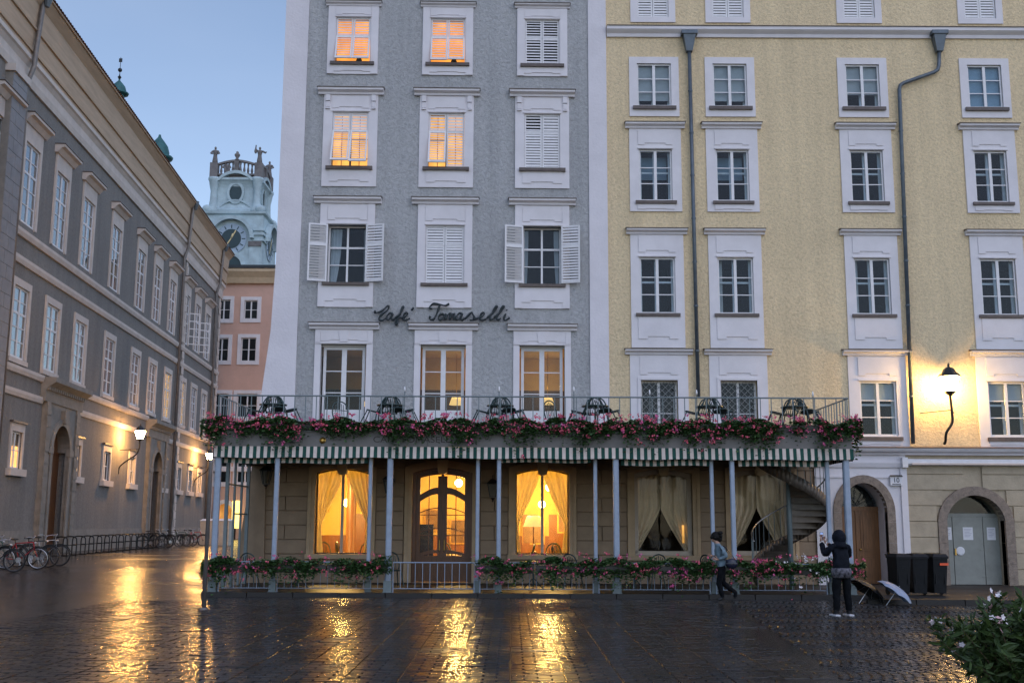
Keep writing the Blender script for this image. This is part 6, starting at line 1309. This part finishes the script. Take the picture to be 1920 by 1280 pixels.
def bicycle(frame, label, loc, rz, basket=False, lean=6, rimm=None):
    rimm = rimm or RIMD
    t = thing('bicycle', label, 'bicycle', loc, rz, 'parked bicycles', (R_(lean), 0, rz)); r = .33
    for x in (-.52, .52):
        w = MB(); w.tube([(x + r*math.cos(a*math.pi/12), 0, r+.02 + r*math.sin(a*math.pi/12)) for a in range(24)], .02, 6, True); wo_ = w.build('wheel', TYRE, t, True)
        q = MB(); q.tube([(x + .3*math.cos(a*math.pi/10), 0, r+.02 + .3*math.sin(a*math.pi/10)) for a in range(20)], .012, 5, True); [q.tube([(x, .02*(-1)**k, r+.02), (x + .3*math.cos(k*math.pi/9), 0, r+.02+.3*math.sin(k*math.pi/9))], .0025, 3) for k in range(18)]; q.lathe([(.03, -.04), (.03, .04)], 8, (x, 0, r+.02)); q.build('rim', rimm, wo_)
        MB().tube([(x + .37*math.cos(a), 0, r+.02+.37*math.sin(a)) for a in [R_(20+12*i) for i in range(12)]], .012, 5, flat=2.2).build('mudguard', BLACK, t)
    f = MB(); bb, st, hd_ = (-.08, 0, .3), (-.2, 0, .82), (.36, 0, .86)
    for a, b, rr in ((bb, st, .017), (bb, (.39, 0, .66), .019), (st, hd_, .017), (st, (-.52, 0, .35), .010), (bb, (-.52, 0, .35), .011), (hd_, (.41, 0, .6), .02), ((.41, 0, .6), (.52, 0, .35), .014)): f.bar(a, b, rr, 6)
    f.build('frame', frame, t, True)
    MB().tube(spline([(.2, -.27, 1.02), (.33, -.2, 1.04), (.36, 0, 1.0), (.33, .2, 1.04), (.2, .27, 1.02)], 3), .013, 6).build('handlebar', STEEL, t); MB().bar((.345, 0, .86), (.36, 0, 1.0), .015).build('stem', STEEL, t)
    s = MB(); s.ball((-.24, 0, .95), .14, .075, .035, 8, 5); s.bar((-.2, 0, .8), (-.22, 0, .93), .014); s.build('saddle', BLACK, t, True); c = MB(); c.lathe([(.09, -.01), (.09, .01)], 14); c.xf(Matrix.Translation((-.08, -.04, .3)) @ Matrix.Rotation(math.pi/2, 4, 'X')); c.bar((-.08, -.06, .3), (.0, -.07, .16), .01); c.bar((-.0, -.06, .16), (0, -.16, .16), .014); c.build('crank', STEEL, t)
    rk = MB(); [rk.bar((-.3, s_*.06, .72), (-.7, s_*.06, .72), .007, 4) for s_ in (-1, 1)]; rk.bar((-.6, .05, .72), (-.52, .05, .36), .006, 4); rk.build('carrier', BLACK, t)
    if basket: b = MB(); b.frustum(-.66, -.36, -.16, .16, .74, -.7, -.32, -.2, .2, 1.02); b.build('basket', BLACK, t)
    MB().ball((.42, 0, .84), .04).build('headlight', STEEL, t, True)
    return t
RED = M('red_bike_paint', (.35, .015, .02), .3, .1); DKB = M('dark_bike_paint', (.015, .018, .022), .3, .1); SILB = M('silver_bike_paint', (.3, .3, .31), .3, .1, metal=.5); GRNB = M('green_bike_paint', (.02, .07, .05), .3, .1)
def bike_at(px, Y, rz=0.0): q = at(px, 1050, Y); return (q.x - .52*math.cos(rz), Y, gz(q.x-.52, Y))
bicycle(DKB, 'black bicycle with rear basket nearest the left edge', bike_at(27, 34.6), .05, True, 8); bicycle(RED, 'red bicycle with pale wheels at the left', bike_at(71, 35.6, .04), .04, False, 5, STEEL); bicycle(DKB, 'dark bicycle just behind the red one', bike_at(91, 36.5), -.03, False, -4); bicycle(SILB, 'grey bicycle whose wheel stands rightmost in the near group', bike_at(112, 37.2), .02, False, 4); bicycle(GRNB, 'dark green bicycle half cut by the left edge', bike_at(12, 36.0), .0, False, 5)
for i, (px, Y, m_, rz, l) in enumerate(((300, 62, DKB, .5, 'dark bicycle at the far end of the bicycle stands'), (318, 63.5, SILB, -.4, 'silver bicycle beside the far downpipe'), (335, 65.5, DKB, .9, 'dark bicycle standing obliquely by the far wall'), (350, 66.5, GRNB, .2, 'green bicycle under the far street lamp'), (364, 67.5, SILB, -.5, 'silver bicycle near the far corner'), (378, 68, RED, .3, 'red bicycle nearest the pale cabinets'))):
    bicycle(m_, l, bike_at(px, Y), rz, False, 6 - 3*i)
# ------------------------------------------------------------------ flowering shrub in the near right corner
SHL = M('shrub_leaf', (.075, .115, .03), .5, .35, 6, col2=(.025, .05, .014), spec=.3); BARK = M('shrub_stem', (.10, .07, .04), .8)
by = 8.6; bp_ = at(1880, 1210, by); rr = random.Random(5); sh0 = thing('flowering_shrub', 'leafy shrub with white blossoms in the near right corner', 'shrub', (bp_.x+.22, by, 0)); POTM = M('terracotta_pot', (.25, .10, .05), .8, .15, 4); MB().lathe([(.25, 0), (.36, .42), (.38, .42), (.38, .48), (.33, .48)], 18).build('pot', POTM, sh0, True)
stm, lf, bl_ = MB(), MB(), MB()
for k in range(130):
    a = rr.uniform(0, 6.283); sp_ = rr.uniform(.12, 1.0); h = rr.uniform(.5, 1.0)*(1.0 - .28*sp_); e = Vector((.78*sp_*math.cos(a), .6*sp_*math.sin(a), .48 + h*.95)); P = spline([(rr.gauss(0, .08), rr.gauss(0, .08), .4), (e.x*.4, e.y*.4, .42 + h*.45), tuple(e)], 7); stm.tube(P, [.009*(1-.7*i/len(P)) for i in range(len(P))], 4)
    for q in P[4:]:
        for _ in range(6):
            d = Vector((rr.gauss(0, 1), rr.gauss(0, 1), rr.gauss(.35, .6))).normalized(); s = d.cross(Vector((rr.gauss(0, 1), rr.gauss(0, 1), rr.gauss(0, 1)))).normalized(); L = rr.uniform(.045, .125); w = L*rr.uniform(.12, .2); b = q + Vector((rr.gauss(0, .01), rr.gauss(0, .01), rr.gauss(0, .01))); nrm = d.cross(s)*L*.06
            f = d.cross(s)*w*rr.uniform(.3, .9); m1, m2, tp = b + d*L*.35 - f*.3, b + d*L*.72 - f*.1, b + d*L + f*rr.uniform(-1.2, .4)
            lf.faces([b, m1, m2, tp, b + d*L*.35 + s*w + f, b + d*L*.72 + s*w*.75 + f*.8, b + d*L*.35 - s*w + f, b + d*L*.72 - s*w*.75 + f*.8], [(0, 1, 4), (1, 2, 5, 4), (2, 3, 5), (0, 6, 1), (1, 6, 7, 2), (2, 7, 3)])
    if rr.random() < .2:
        for _ in range(rr.randint(3, 8)):
            c = e + Vector((rr.gauss(0, .035), rr.gauss(0, .035), rr.gauss(.01, .03))); M3 = Matrix.Rotation(rr.uniform(0, 6.28), 3, 'Z') @ Matrix.Rotation(rr.uniform(.3, 1.8), 3, 'X'); bl_.k = 0 if rr.random() < .8 else 1
            for j in range(5): a2 = j*1.2566; u = M3 @ Vector((math.cos(a2), math.sin(a2), .25)); v = M3 @ Vector((-math.sin(a2), math.cos(a2), 0)); bl_.poly([c, c + u*.014 + v*.010, c + u*.026, c + u*.014 - v*.010])
stm.build('stems', BARK, sh0, kind='stuff'); lf.build('foliage', SHL, sh0, kind='stuff'); bl_.build('blossoms', [PETALW, M('pale_pink_petal', (.75, .45, .45), .6, .1)], sh0, kind='stuff')
